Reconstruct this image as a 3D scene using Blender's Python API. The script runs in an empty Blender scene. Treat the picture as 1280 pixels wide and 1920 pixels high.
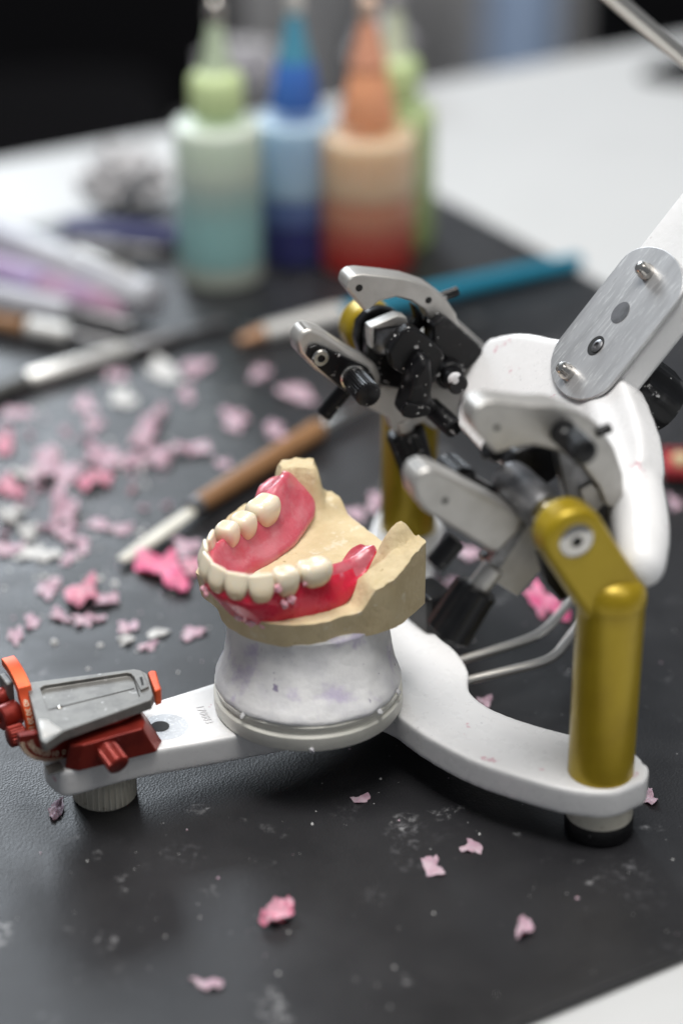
import bpy, bmesh, math, random
from mathutils import Vector, Matrix, noise

# ------------------------------------------------------------------ camera, world, lamps, exposure
SC = bpy.context.scene
COL = SC.collection
MM = 0.001
F = 4300.0                      # focal length in photo pixels
PITCH = math.radians(27.6)
HC = 345.0                      # camera height over the mat, mm

cam_d = bpy.data.cameras.new("camera")
cam = bpy.data.objects.new("camera", cam_d)
COL.objects.link(cam)
cam.location = (0, 0, HC * MM)
cam.rotation_euler = (math.pi / 2 - PITCH, 0, 0)
cam_d.sensor_fit = 'VERTICAL'
cam_d.sensor_height = 36.0
cam_d.lens = F / 1920.0 * 36.0
cam_d.clip_start = 0.02
cam_d.clip_end = 60.0
cam_d.dof.use_dof = True
cam_d.dof.focus_distance = 0.606
cam_d.dof.aperture_fstop = 4.2
cam_d.dof.aperture_blades = 0
SC.camera = cam

world = bpy.data.worlds.new("World")
SC.world = world
world.use_nodes = True
bg = world.node_tree.nodes["Background"]
bg.inputs[0].default_value = (0.88, 0.93, 1.0, 1)
bg.inputs[1].default_value = 0.18


def area(name, loc, target, size, power, color, size_y=None):
    d = bpy.data.lights.new(name, 'AREA')
    d.energy = power
    d.color = color
    d.shape = 'RECTANGLE'
    d.size = size
    d.size_y = size_y or size
    o = bpy.data.objects.new(name, d)
    COL.objects.link(o)
    o.location = loc
    v = Vector(target) - Vector(loc)
    o.rotation_euler = v.to_track_quat('-Z', 'Y').to_euler()
    return o


area("ceiling_lamp", (-0.08, 0.48, 1.65), (0, 0.56, 0), 1.15, 36, (1.0, 0.975, 0.94), 0.7)
area("window_light", (-1.0, 3.3, 1.35), (0, 0.6, 0), 1.2, 48, (0.84, 0.92, 1.0), 0.8)
area("room_lamp", (0.9, -0.1, 1.6), (0, 0.55, 0.03), 0.7, 4.5, (1.0, 0.96, 0.90), 0.7)
area("added_rear_fill", (0.3, 1.75, 1.5), (0.3, 4.0, 1.0), 0.9, 60, (1.0, 0.98, 0.95), 0.6)  # unseen fill, added only to brighten the furniture beyond the table

SC.view_settings.view_transform = 'Standard'
SC.view_settings.look = 'None'
SC.view_settings.gamma = 1.0
SC.view_settings.exposure = 0.0
SC.render.engine = 'CYCLES'
SC.cycles.use_denoising = True
SC.cycles.max_bounces = 8
SC.cycles.caustics_reflective = False
SC.cycles.caustics_refractive = False

# ------------------------------------------------------------------ maths helpers (all in millimetres)
SP, CP = math.sin(PITCH), math.cos(PITCH)


def ray(px, py):
    u, v = (px - 640) / F, (py - 960) / F
    return Vector((u, CP - v * SP, -(SP + v * CP)))


EYE = Vector((0, 0, HC))


def at(px, py, z=0.0):
    """the point of the level plane at height z seen at a photo pixel"""
    d = ray(px, py)
    return EYE + d * ((z - HC) / d.z)


class Frame:
    """the local frame of the opened upper member: X along the hinge, Y along the arm, Z out of its mounting face"""

    def __init__(s, o, phi, ang):
        c, si = math.cos(math.radians(phi)), math.sin(math.radians(phi))
        a = math.radians(ang)
        ax = (-math.cos(a), -math.sin(a))
        s.o = Vector(o)
        s.X = Vector((math.sin(a), -math.cos(a), 0))
        s.Y = Vector((ax[0] * c, ax[1] * c, si))
        s.Z = Vector((ax[0] * si, ax[1] * si, -c))

    def w(s, x, y, z):
        return s.o + s.X * x + s.Y * y + s.Z * z

    def onz(s, px, py, z):
        d = ray(px, py)
        t = ((s.o - EYE).dot(s.Z) + z) / d.dot(s.Z)
        return EYE + d * t

    def onx(s, px, py, x):
        d = ray(px, py)
        t = ((s.o - EYE).dot(s.X) + x) / d.dot(s.X)
        return EYE + d * t


UF = Frame((30, 540, 92), 130, 20)


def catmull(pts, n=6, closed=True):
    out, m = [], len(pts)
    for i in range(m if closed else m - 1):
        p0 = pts[(i - 1) % m] if closed else pts[max(i - 1, 0)]
        p1, p2 = pts[i], pts[(i + 1) % m]
        p3 = pts[(i + 2) % m] if closed else pts[min(i + 2, m - 1)]
        for k in range(n):
            t = k / n
            out.append(0.5 * ((2 * p1) + (p2 - p0) * t + (2 * p0 - 5 * p1 + 4 * p2 - p3) * t * t
                              + (3 * p1 - p0 - 3 * p2 + p3) * t ** 3))
    if not closed:
        out.append(pts[-1].copy())
    return out


def perp(a):
    a = a.normalized()
    b = Vector((0, 0, 1)) if abs(a.z) < 0.9 else Vector((1, 0, 0))
    u = a.cross(b).normalized()
    return u, a.cross(u).normalized()


class G:
    """geometry collector, world millimetres"""

    def __init__(s):
        s.v, s.f, s.mi = [], [], []
        s.m = 0

    def add(s, vs, fs):
        b = len(s.v)
        s.v += [Vector(p) for p in vs]
        s.f += [[i + b for i in f] for f in fs]
        s.mi += [s.m] * len(fs)
        return s

    def rings(s, rings, cap0=True, cap1=True, closed=True):
        n = len(rings[0])
        vs = [p for r in rings for p in r]
        fs = []
        for k in range(len(rings) - 1):
            for i in range(n if closed else n - 1):
                j = (i + 1) % n
                fs.append([k * n + i, k * n + j, (k + 1) * n + j, (k + 1) * n + i])
        if cap0:
            fs.append(list(range(n))[::-1])
        if cap1:
            fs.append([(len(rings) - 1) * n + i for i in range(n)])
        return s.add(vs, fs)

    def prism(s, outline, offset):
        o = Vector(offset)
        return s.rings([outline, [p + o for p in outline]])

    def lathe(s, profile, p0, axis, n=40, flute=0, depth=0.0, cap0=True, cap1=True, f0=0.0, f1=1e9):
        """profile: (radius, height) along axis from p0; flutes only for heights f0..f1"""
        p0, axis = Vector(p0), Vector(axis).normalized()
        u, w = perp(axis)
        if flute:
            n = flute * 4
        rs = []
        for r, h in profile:
            ring = []
            for i in range(n):
                a = 2 * math.pi * i / n
                rr = r * (1 - depth * (1 if i % 4 in (0, 1) else 0)) if flute and f0 <= h <= f1 else r
                ring.append(p0 + axis * h + (u * math.cos(a) + w * math.sin(a)) * rr)
            rs.append(ring)
        return s.rings(rs, cap0, cap1)

    def cyl(s, p0, p1, r, r1=None, n=32, ch=0.0, flute=0, depth=0.1):
        p0, p1 = Vector(p0), Vector(p1)
        L = (p1 - p0).length
        r1 = r if r1 is None else r1
        ch = ch or min(r, r1, L) * 0.12
        pr = [(r - ch, 0), (r, ch), (r1, L - ch), (r1 - ch, L)]
        if flute:
            pr = [(r * (1 - depth) - ch, 0), (r, ch), (r1, L - ch), (r1 * (1 - depth) - ch, L)]
            return s.lathe(pr, p0, p1 - p0, flute=flute, depth=depth, f0=ch * 0.5, f1=L - ch * 0.5)
        return s.lathe(pr, p0, p1 - p0, n)

    def tube(s, path, r, n=16, r1=None):
        rs, m = [], len(path)
        u = None
        for k, p in enumerate(path):
            t = (path[min(k + 1, m - 1)] - path[max(k - 1, 0)]).normalized()
            u = perp(t)[0] if u is None else (u - t * u.dot(t)).normalized()
            w = t.cross(u)
            rr = r if r1 is None else r + (r1 - r) * k / (m - 1)
            rs.append([p + (u * math.cos(2 * math.pi * i / n) + w * math.sin(2 * math.pi * i / n)) * rr for i in range(n)])
        return s.rings(rs)

    def ball(s, c, r, axis=(0, 0, 1), n=24, m=12, sz=1.0, lo=-1.0):
        pr = []
        for k in range(m + 1):
            a = -math.pi / 2 + math.pi * k / m
            if math.sin(a) < lo:
                continue
            pr.append((max(r * math.cos(a), 0.001), r * sz * math.sin(a)))
        return s.lathe(pr, c, axis, n)

    def box(s, c, X, Y, Z, hx, hy, hz):
        c, X, Y, Z = Vector(c), Vector(X).normalized(), Vector(Y).normalized(), Vector(Z).normalized()
        b = [c + X * sx * hx + Y * sy * hy - Z * hz for sx, sy in ((-1, -1), (1, -1), (1, 1), (-1, 1))]
        return s.rings([b, [p + Z * 2 * hz for p in b]])


def obj(name, g, mats, parent=None, bevel=0.0, seg=3, smooth=True, remesh=0.0, smit=0, sub=0, angle=35, sharp=None):
    me = bpy.data.meshes.new(name)
    off = parent["_o"] if parent is not None and "_o" in parent else None
    off = Vector(off) if off is not None else Vector((0, 0, 0))
    if parent is None:
        xs = [p.x for p in g.v]; ys = [p.y for p in g.v]; zs = [p.z for p in g.v]
        off = Vector(((min(xs) + max(xs)) / 2, (min(ys) + max(ys)) / 2, min(zs)))
    me.from_pydata([tuple((p - off) * MM) for p in g.v], [], g.f)
    for m in (mats if isinstance(mats, (list, tuple)) else [mats]):
        me.materials.append(m)
    for p, k in zip(me.polygons, g.mi):
        p.material_index = k
    bm = bmesh.new()
    bm.from_mesh(me)
    bmesh.ops.recalc_face_normals(bm, faces=bm.faces)
    bm.to_mesh(me)
    bm.free()
    me.update()
    if smooth:
        me.polygons.foreach_set("use_smooth", [True] * len(me.polygons))
        if sharp is None and not (bevel or remesh or sub):
            sharp = 38
        if sharp is not None:
            me.set_sharp_from_angle(angle=math.radians(sharp))
    o = bpy.data.objects.new(name, me)
    COL.objects.link(o)
    if parent is not None:
        o.parent = parent
        o["_o"] = tuple(off)
    else:
        o.location = off * MM
        o["_o"] = tuple(off)
    if remesh:
        m = o.modifiers.new("remesh", 'REMESH')
        m.mode = 'VOXEL'
        m.voxel_size = remesh * MM
        m.use_smooth_shade = True
        m = o.modifiers.new("smooth", 'SMOOTH')
        m.iterations = smit
        m.factor = 0.5
    if bevel:
        m = o.modifiers.new("bevel", 'BEVEL')
        m.width = bevel * MM
        m.segments = seg
        m.limit_method = 'ANGLE'
        m.angle_limit = math.radians(angle)
        m.harden_normals = smooth
    if sub:
        m = o.modifiers.new("subd", 'SUBSURF')
        m.levels = m.render_levels = sub
    return o


def thing(name, label, cat, loc, group=None):
    o = bpy.data.objects.new(name, None)
    COL.objects.link(o)
    o.empty_display_size = 0.01
    o.location = Vector(loc) * MM
    o["_o"] = tuple(loc)
    return tag(o, label, cat, group)


def tag(o, label, cat, group=None):
    o["label"], o["category"] = label, cat
    if group:
        o["group"] = group
    return o


def structure(o):
    o["kind"] = "structure"
    return o


# ------------------------------------------------------------------ materials
ARM_EULER = Matrix((UF.Y, UF.Z.cross(UF.Y), UF.Z)).transposed().to_euler()


def mat(name, col, rough=0.5, metal=0.0, col2=None, scale=0.3, lo=0.4, hi=0.65, spots=None, bump=0.0, bscale=2.0,
        coat=0.0, sss=0.0, sssr=(1, 0.4, 0.3), sss_mm=2.0, spec=0.5, rvar=0.0, trans=0.0, stretch=None, detail=5.0):
    """col/col2 mixed by noise; spots = list of (colour, noise scale per mm, threshold, softness[, detail])"""
    m = bpy.data.materials.new(name)
    m.use_nodes = True
    nt = m.node_tree
    N, L = nt.nodes, nt.links
    b = N["Principled BSDF"]
    b.inputs["Roughness"].default_value = rough
    b.inputs["Metallic"].default_value = metal
    b.inputs["Specular IOR Level"].default_value = spec
    b.inputs["Coat Weight"].default_value = coat
    b.inputs["Coat Roughness"].default_value = 0.12
    b.inputs["Transmission Weight"].default_value = trans
    if sss:
        b.inputs["Subsurface Weight"].default_value = sss
        b.inputs["Subsurface Radius"].default_value = sssr
        b.inputs["Subsurface Scale"].default_value = sss_mm * MM
    tc = N.new("ShaderNodeTexCoord")
    src = tc.outputs["Object"]
    if stretch:
        mp = N.new("ShaderNodeMapping")
        mp.vector_type = 'TEXTURE'
        mp.inputs["Rotation"].default_value = stretch[0]
        mp.inputs["Scale"].default_value = stretch[1]
        L.new(src, mp.inputs["Vector"])
        src = mp.outputs["Vector"]

    def nz(sc, det=5.0, off=0.0):
        t = N.new("ShaderNodeTexNoise")
        t.noise_dimensions = '4D'
        t.inputs["W"].default_value = off
        t.inputs["Scale"].default_value = sc * 1000
        t.inputs["Detail"].default_value = det
        t.inputs["Roughness"].default_value = 0.6
        L.new(src, t.inputs["Vector"])
        return t.outputs["Fac"]

    def ramp(fac, a, c):
        r = N.new("ShaderNodeMapRange")
        r.interpolation_type = 'SMOOTHSTEP'
        r.inputs["From Min"].default_value = a
        r.inputs["From Max"].default_value = c
        L.new(fac, r.inputs["Value"])
        return r.outputs["Result"]

    cur = None
    base = (*col, 1)
    if col2:
        mx = N.new("ShaderNodeMix"); mx.data_type = 'RGBA'
        mx.inputs["A"].default_value = base
        mx.inputs["B"].default_value = (*col2, 1)
        L.new(ramp(nz(scale, detail), lo, hi), mx.inputs["Factor"])
        cur = mx.outputs["Result"]
    for k, sp in enumerate(spots or []):
        mx = N.new("ShaderNodeMix"); mx.data_type = 'RGBA'
        if cur is None:
            mx.inputs["A"].default_value = base
        else:
            L.new(cur, mx.inputs["A"])
        mx.inputs["B"].default_value = (*sp[0], 1)
        L.new(ramp(nz(sp[1], sp[4] if len(sp) > 4 else 4.0, 3.7 * k + 1.3), sp[2], sp[2] + sp[3]), mx.inputs["Factor"])
        cur = mx.outputs["Result"]
    if cur is None:
        b.inputs["Base Color"].default_value = base
    else:
        L.new(cur, b.inputs["Base Color"])
    if rvar:
        ma = N.new("ShaderNodeMapRange")
        ma.inputs["To Min"].default_value = rough - rvar
        ma.inputs["To Max"].default_value = rough + rvar
        L.new(nz(scale * 2, 6, 9.1), ma.inputs["Value"])
        L.new(ma.outputs["Result"], b.inputs["Roughness"])
    if bump:
        bp = N.new("ShaderNodeBump")
        bp.inputs["Strength"].default_value = 1.0
        bp.inputs["Distance"].default_value = bump * MM
        L.new(nz(bscale, 6, 5.5), bp.inputs["Height"])
        L.new(bp.outputs["Normal"], b.inputs["Normal"])
    return m


DUST = (0.62, 0.62, 0.64)
M = {}
M["table"] = mat("white_laminate", (0.55, 0.56, 0.565), 0.5, col2=(0.53, 0.54, 0.545), scale=0.01)
M["enamel"] = mat("white_enamel", (0.77, 0.77, 0.775), 0.28, coat=0.25, rvar=0.06, scale=0.1, bump=0.10, bscale=0.25,
                  spots=[((0.64, 0.46, 0.50), 0.16, 0.645, 0.05), ((0.58, 0.58, 0.59), 0.5, 0.66, 0.06), ((0.24, 0.23, 0.22), 0.7, 0.72, 0.02)])
M["dull_enamel"] = mat("worn_white_enamel", (0.76, 0.76, 0.76), 0.45, rvar=0.1, scale=0.2, bump=0.12, bscale=0.4,
                       spots=[((0.52, 0.49, 0.48), 0.2, 0.62, 0.12), ((0.25, 0.23, 0.22), 0.5, 0.72, 0.03)])
M["gold"] = mat("gold_anodised_metal", (0.40, 0.285, 0.012), 0.32, 0.36, col2=(0.34, 0.235, 0.009), scale=0.05, bump=0.03, bscale=2.5,
                spots=[((0.55, 0.50, 0.35), 0.22, 0.73, 0.04)])
M["silver"] = mat("satin_aluminium", (0.56, 0.545, 0.52), 0.46, 0.75, col2=(0.50, 0.485, 0.46), scale=0.15, bump=0.02, bscale=3.0, rvar=0.06)
M["plate"] = mat("scratched_aluminium", (0.56, 0.56, 0.565), 0.42, 0.7, col2=(0.40, 0.40, 0.405), scale=0.10, lo=0.35, hi=0.7, rvar=0.12, bump=0.03, bscale=1.0,
                 spots=[((0.78, 0.78, 0.77), 1.6, 0.50, 0.25), ((0.30, 0.29, 0.28), 0.9, 0.64, 0.12)],
                 stretch=(ARM_EULER, (7, 1, 1)))
M["steel"] = mat("polished_steel", (0.60, 0.58, 0.55), 0.22, 1.0, col2=(0.5, 0.48, 0.45), scale=0.2, rvar=0.06)
M["rod"] = mat("satin_steel_rod", (0.80, 0.77, 0.72), 0.34, 1.0)
M["black"] = mat("black_plastic", (0.005, 0.005, 0.006), 0.36, spec=0.32, rvar=0.1, scale=0.3, bump=0.05, bscale=0.6,
                 spots=[((0.07, 0.07, 0.075), 0.12, 0.56, 0.25), ((0.6, 0.6, 0.6), 0.28, 0.63, 0.03, 9.0), ((0.75, 0.75, 0.74), 0.75, 0.69, 0.03, 2.0)])
M["clean_black"] = mat("black_rubber", (0.005, 0.005, 0.006), 0.34, spec=0.35, col2=(0.01, 0.01, 0.011), scale=0.2,
                       spots=[((0.4, 0.4, 0.4), 0.9, 0.72, 0.03, 2.0)])
M["dark_metal"] = mat("dark_burnished_metal", (0.16, 0.16, 0.165), 0.38, 0.8, col2=(0.26, 0.26, 0.27), scale=0.2, rvar=0.1,
                      spots=[((0.5, 0.5, 0.5), 0.8, 0.68, 0.04, 2.0)])
M["red"] = mat("red_anodised_metal", (0.27, 0.028, 0.018), 0.34, 0.4, col2=(0.17, 0.016, 0.012), scale=0.12, bump=0.03, bscale=1.5,
               spots=[((0.50, 0.24, 0.20), 0.3, 0.66, 0.1), ((0.6, 0.4, 0.36), 1.3, 0.72, 0.03, 2.0)])
M["orange"] = mat("orange_anodised_metal", (0.80, 0.13, 0.035), 0.40, 0.3, col2=(0.68, 0.09, 0.03), scale=0.12,
                  spots=[((0.75, 0.4, 0.3), 0.6, 0.70, 0.05)])
M["tray"] = mat("grey_cast_metal", (0.22, 0.217, 0.205), 0.46, 0.45, col2=(0.17, 0.167, 0.16), scale=0.2, bump=0.05, bscale=1.2,
                spots=[((0.55, 0.55, 0.54), 0.3, 0.62, 0.12), ((0.7, 0.7, 0.69), 0.9, 0.70, 0.04, 2.0)])
M["tray_dark"] = mat("dark_tray_metal", (0.11, 0.11, 0.105), 0.5, 0.4, col2=(0.15, 0.15, 0.145), scale=0.2)
M["scale_print"] = mat("pale_scale_print", (0.85, 0.74, 0.55), 0.6)
M["engraving"] = mat("grey_engraving", (0.69, 0.685, 0.70), 0.4)
M["hole"] = mat("dark_hole", (0.01, 0.01, 0.01), 0.7)
M["foot_rubber"] = mat("ivory_plastic", (0.70, 0.67, 0.58), 0.5, col2=(0.62, 0.59, 0.50), scale=0.15,
                       spots=[((0.45, 0.41, 0.32), 0.3, 0.62, 0.1)])
M["plaster"] = mat("white_plaster", (0.72, 0.72, 0.725), 0.8, col2=(0.62, 0.62, 0.64), scale=0.12, bump=0.30, bscale=0.35, spec=0.2,
                   spots=[((0.52, 0.48, 0.60), 0.10, 0.54, 0.14), ((0.26, 0.23, 0.33), 0.16, 0.645, 0.03, 9.0), ((0.22, 0.2, 0.28), 0.9, 0.715, 0.02, 2.0)])
M["plaster_plate"] = mat("ivory_mounting_plate", (0.74, 0.73, 0.67), 0.5, col2=(0.68, 0.67, 0.61), scale=0.12, bump=0.05, bscale=1.0,
                         spots=[((0.6, 0.5, 0.48), 0.2, 0.66, 0.08)])
M["stone"] = mat("yellow_dental_stone", (0.62, 0.515, 0.325), 0.75, col2=(0.56, 0.455, 0.275), scale=0.12, bump=0.4, bscale=0.55, spec=0.25,
                 sss=0.15, sssr=(1, 0.8, 0.5), sss_mm=1.0, spots=[((0.67, 0.60, 0.45), 0.25, 0.58, 0.12), ((0.34, 0.25, 0.12), 0.45, 0.725, 0.02, 2.0)])
M["wax_red"] = mat("glossy_red_wax", (0.62, 0.018, 0.055), 0.28, sss=0.6, sssr=(1.0, 0.12, 0.15), sss_mm=1.6, coat=0.15, bump=0.35, bscale=0.22,
                   spots=[((0.62, 0.20, 0.27), 0.13, 0.56, 0.14)], rvar=0.08, scale=0.1)
M["wax_pink"] = mat("scraped_pink_wax", (0.55, 0.085, 0.125), 0.22, col2=(0.57, 0.16, 0.20), scale=0.13, sss=0.5, sssr=(1.0, 0.25, 0.25), sss_mm=1.5,
                    coat=0.5, bump=0.55, bscale=0.25, rvar=0.06, spots=[((0.70, 0.34, 0.38), 0.22, 0.64, 0.12)])
M["flake"] = mat("pale_pink_wax", (0.55, 0.42, 0.48), 0.5, col2=(0.47, 0.31, 0.385), scale=0.2, sss=0.3, sss_mm=0.8, sssr=(1, 0.5, 0.6), bump=0.1, bscale=0.8)
M["flake_pink"] = mat("pink_wax", (0.64, 0.23, 0.33), 0.45, col2=(0.66, 0.38, 0.46), scale=0.25, lo=0.45, hi=0.6, sss=0.3, sss_mm=0.8, sssr=(1, 0.4, 0.5), bump=0.15, bscale=0.6)
M["flake_hot"] = mat("bright_pink_wax", (0.74, 0.10, 0.26), 0.42, col2=(0.72, 0.25, 0.38), scale=0.12, sss=0.3, sss_mm=1.0, sssr=(1, 0.3, 0.45), bump=0.2, bscale=0.4)
M["wax_chip"] = mat("thin_frosted_wax", (0.66, 0.36, 0.42), 0.35, sss=0.6, sss_mm=1.0, sssr=(1, 0.5, 0.55), bump=0.1, bscale=0.8)
M["flake_white"] = mat("white_plaster_crumb", (0.66, 0.66, 0.65), 0.7, col2=(0.5, 0.5, 0.5), scale=0.3)
M["wood"] = mat("brown_wood", (0.36, 0.19, 0.085), 0.5, col2=(0.24, 0.12, 0.05), scale=0.06, stretch=((0, 0, 0.98), (7, 1, 1)), bump=0.1, bscale=0.4)
M["ivory"] = mat("ivory_blade", (0.70, 0.68, 0.60), 0.4, col2=(0.60, 0.58, 0.5), scale=0.06)
M["teal"] = mat("teal_lacquer", (0.015, 0.20, 0.31), 0.35)
M["copper"] = mat("copper_ferrule", (0.62, 0.36, 0.22), 0.35, 0.7)
M["bright_ferrule"] = mat("bright_tin_ferrule", (0.86, 0.85, 0.82), 0.35, 0.6)
M["lilac"] = mat("lilac_plastic", (0.27, 0.22, 0.42), 0.35, col2=(0.36, 0.24, 0.38), scale=0.012)
M["mauve"] = mat("mauve_plastic", (0.36, 0.19, 0.26), 0.4, col2=(0.26, 0.20, 0.38), scale=0.012)
M["pale_plastic"] = mat("pale_grey_plastic", (0.46, 0.47, 0.50), 0.35, col2=(0.40, 0.41, 0.47), scale=0.02)
M["foil"] = mat("crumpled_grey_paper", (0.66, 0.65, 0.66), 0.55, 0.1, col2=(0.40, 0.39, 0.40), scale=0.04, bump=2.0, bscale=0.06)
M["tissue"] = mat("crumpled_white_paper", (0.52, 0.52, 0.54), 0.7, col2=(0.28, 0.27, 0.30), scale=0.05, bump=2.0, bscale=0.06)
M["navy"] = mat("navy_plastic", (0.05, 0.055, 0.16), 0.5)
M["dark"] = mat("black_cloth", (0.004, 0.004, 0.005), 0.9, spec=0.1)
M["grey_cab"] = mat("grey_cabinet_paint", (0.36, 0.36, 0.37), 0.6)
M["blue_cab"] = mat("slate_blue_paint", (0.30, 0.40, 0.58), 0.6)
M["floor"] = mat("dark_floor", (0.04, 0.042, 0.045), 0.6, col2=(0.03, 0.03, 0.032), scale=0.002)
M["tyre"] = mat("soft_pale_grey", (0.60, 0.62, 0.63), 0.6)


def tooth_mat(name, neck, tip, z0, z1):
    m = mat(name, neck, 0.22, sss=0.5, sssr=(1, 0.7, 0.4), sss_mm=0.9, coat=0.3, bump=0.06, bscale=0.25)
    nt = m.node_tree
    N, L = nt.nodes, nt.links
    geo = N.new("ShaderNodeNewGeometry")
    sep = N.new("ShaderNodeSeparateXYZ")
    L.new(geo.outputs["Position"], sep.inputs[0])
    r = N.new("ShaderNodeMapRange")
    r.interpolation_type = 'SMOOTHSTEP'
    r.inputs["From Min"].default_value = z0 * MM
    r.inputs["From Max"].default_value = z1 * MM
    L.new(sep.outputs["Z"], r.inputs["Value"])
    mx = N.new("ShaderNodeMix"); mx.data_type = 'RGBA'
    mx.inputs["A"].default_value = (*neck, 1)
    mx.inputs["B"].default_value = (*tip, 1)
    L.new(r.outputs["Result"], mx.inputs["Factor"])
    L.new(mx.outputs["Result"], N["Principled BSDF"].inputs["Base Color"])
    return m


M["tooth"] = tooth_mat("tooth_acrylic", (0.68, 0.49, 0.26), (0.78, 0.70, 0.55), 57.0, 64.0)


def mat_material():
    """black leather-grain cutting mat: fine pebble relief, dust smears, a satin sheen"""
    m = bpy.data.materials.new("black_grained_mat")
    m.use_nodes = True
    nt = m.node_tree
    N, L = nt.nodes, nt.links
    b = N["Principled BSDF"]
    tc = N.new("ShaderNodeTexCoord")

    def nz(sc, det, off):
        t = N.new("ShaderNodeTexNoise")
        t.noise_dimensions = '4D'
        t.inputs["W"].default_value = off
        t.inputs["Scale"].default_value = sc * 1000
        t.inputs["Detail"].default_value = det
        t.inputs["Roughness"].default_value = 0.62
        L.new(tc.outputs["Object"], t.inputs["Vector"])
        return t.outputs["Fac"]

    def ramp(fac, a, c, o0=0.0, o1=1.0):
        r = N.new("ShaderNodeMapRange")
        r.interpolation_type = 'SMOOTHSTEP'
        r.inputs["From Min"].default_value = a
        r.inputs["From Max"].default_value = c
        r.inputs["To Min"].default_value = o0
        r.inputs["To Max"].default_value = o1
        L.new(fac, r.inputs["Value"])
        return r.outputs["Result"]

    def mix(a, c, fac):
        x = N.new("ShaderNodeMix"); x.data_type = 'RGBA'
        if isinstance(a, tuple):
            x.inputs["A"].default_value = a
        else:
            L.new(a, x.inputs["A"])
        x.inputs["B"].default_value = c
        L.new(fac, x.inputs["Factor"])
        return x.outputs["Result"]

    def mul(a, c):
        x = N.new("ShaderNodeMath"); x.operation = 'MULTIPLY'
        L.new(a, x.inputs[0]); L.new(c, x.inputs[1])
        return x.outputs[0]

    c = mix((0.011, 0.011, 0.0125, 1), (0.018, 0.018, 0.0205, 1), ramp(nz(0.012, 4, 0.2), 0.35, 0.65))
    # dusty smears and fine white specks
    smear = mul(ramp(nz(0.03, 3, 1.7), 0.55, 0.75, 0, 0.55), ramp(nz(0.35, 6, 2.9), 0.48, 0.72))
    c = mix(c, (0.30, 0.30, 0.32, 1), smear)
    c = mix(c, (0.34, 0.34, 0.35, 1), mul(ramp(nz(0.06, 3, 7.7), 0.60, 0.68, 0, 0.7), ramp(nz(0.5, 6, 8.9), 0.46, 0.66)))
    c = mix(c, (0.42, 0.42, 0.42, 1), ramp(nz(0.9, 1, 4.4), 0.775, 0.80))
    L.new(c, b.inputs["Base Color"])
    L.new(ramp(nz(0.05, 4, 6.1), 0.3, 0.7, 0.36, 0.46), b.inputs["Roughness"])
    b.inputs["Specular IOR Level"].default_value = 0.5
    v = N.new("ShaderNodeTexVoronoi")
    v.inputs["Scale"].default_value = 1500
    L.new(tc.outputs["Object"], v.inputs["Vector"])
    bp = N.new("ShaderNodeBump")
    bp.inputs["Strength"].default_value = 0.55
    bp.inputs["Distance"].default_value = 0.10 * MM
    L.new(v.outputs["Distance"], bp.inputs["Height"])
    L.new(bp.outputs["Normal"], b.inputs["Normal"])
    return m


M["mat"] = mat_material()

# ------------------------------------------------------------------ setting: floor, table, mat
ROT = math.radians(31.0)
TU = Vector((math.cos(ROT), math.sin(ROT), 0))      # along the table's far edge
TV = Vector((-math.sin(ROT), math.cos(ROT), 0))
Z = Vector((0, 0, 1))


def uv(u, v, z=0.0):
    return TU * u + TV * v + Vector((0, 0, z))


fl = G()
fl.rings([[Vector((-9000, -4000, -760)), Vector((9000, -4000, -760)), Vector((9000, 14000, -760)), Vector((-9000, 14000, -760))],
          [Vector((-9000, -4000, -750)), Vector((9000, -4000, -750)), Vector((9000, 14000, -750)), Vector((-9000, 14000, -750))]])
structure(obj("floor", fl, M["floor"], smooth=False))

tb = thing("worktable", "white laminate worktable under the black mat", "table", uv(600, 400, -750))
t = G().box(uv(620, 480, -15.5), TU, TV, Z, 1150, 475, 12.5)
obj("tabletop", t, M["table"], tb, bevel=3)
for u, v in ((-420, 60), (1660, 60), (-420, 900), (1660, 900)):
    obj("leg", G().box(uv(u, v, -389), TU, TV, Z, 25, 25, 361), M["grey_cab"], tb, bevel=3)

mt = G().box(uv(231, 596, -1.5), TU, TV, Z, 301, 266, 1.5)
tag(obj("cutting_mat", mt, M["mat"], bevel=1.0), "black grained work mat on the white table, strewn with wax shavings", "mat")

# ------------------------------------------------------------------ far background, seen blurred beyond the table
ch = thing("desk_chair", "black padded chair standing in the dark beyond the table", "chair", (-420, 1750, -750))
obj("seat", G().box((-420, 1700, -290), (1, 0.1, 0), (-0.1, 1, 0), Z, 300, 290, 60), M["dark"], ch, bevel=50)
obj("backrest", G().box((-420, 1960, 40), (1, 0.1, 0), (-0.1, 1, 0.1), Z, 330, 60, 330), M["dark"], ch, bevel=50)
obj("stem", G().cyl((-420, 1750, -690), (-420, 1750, -340), 35), M["dark"], ch)
for k in range(5):
    a = k * 2 * math.pi / 5
    obj("foot", G().cyl((-420, 1750, -690), (-420 + 300 * math.cos(a), 1750 + 300 * math.sin(a), -720), 28), M["dark"], ch)

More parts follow.
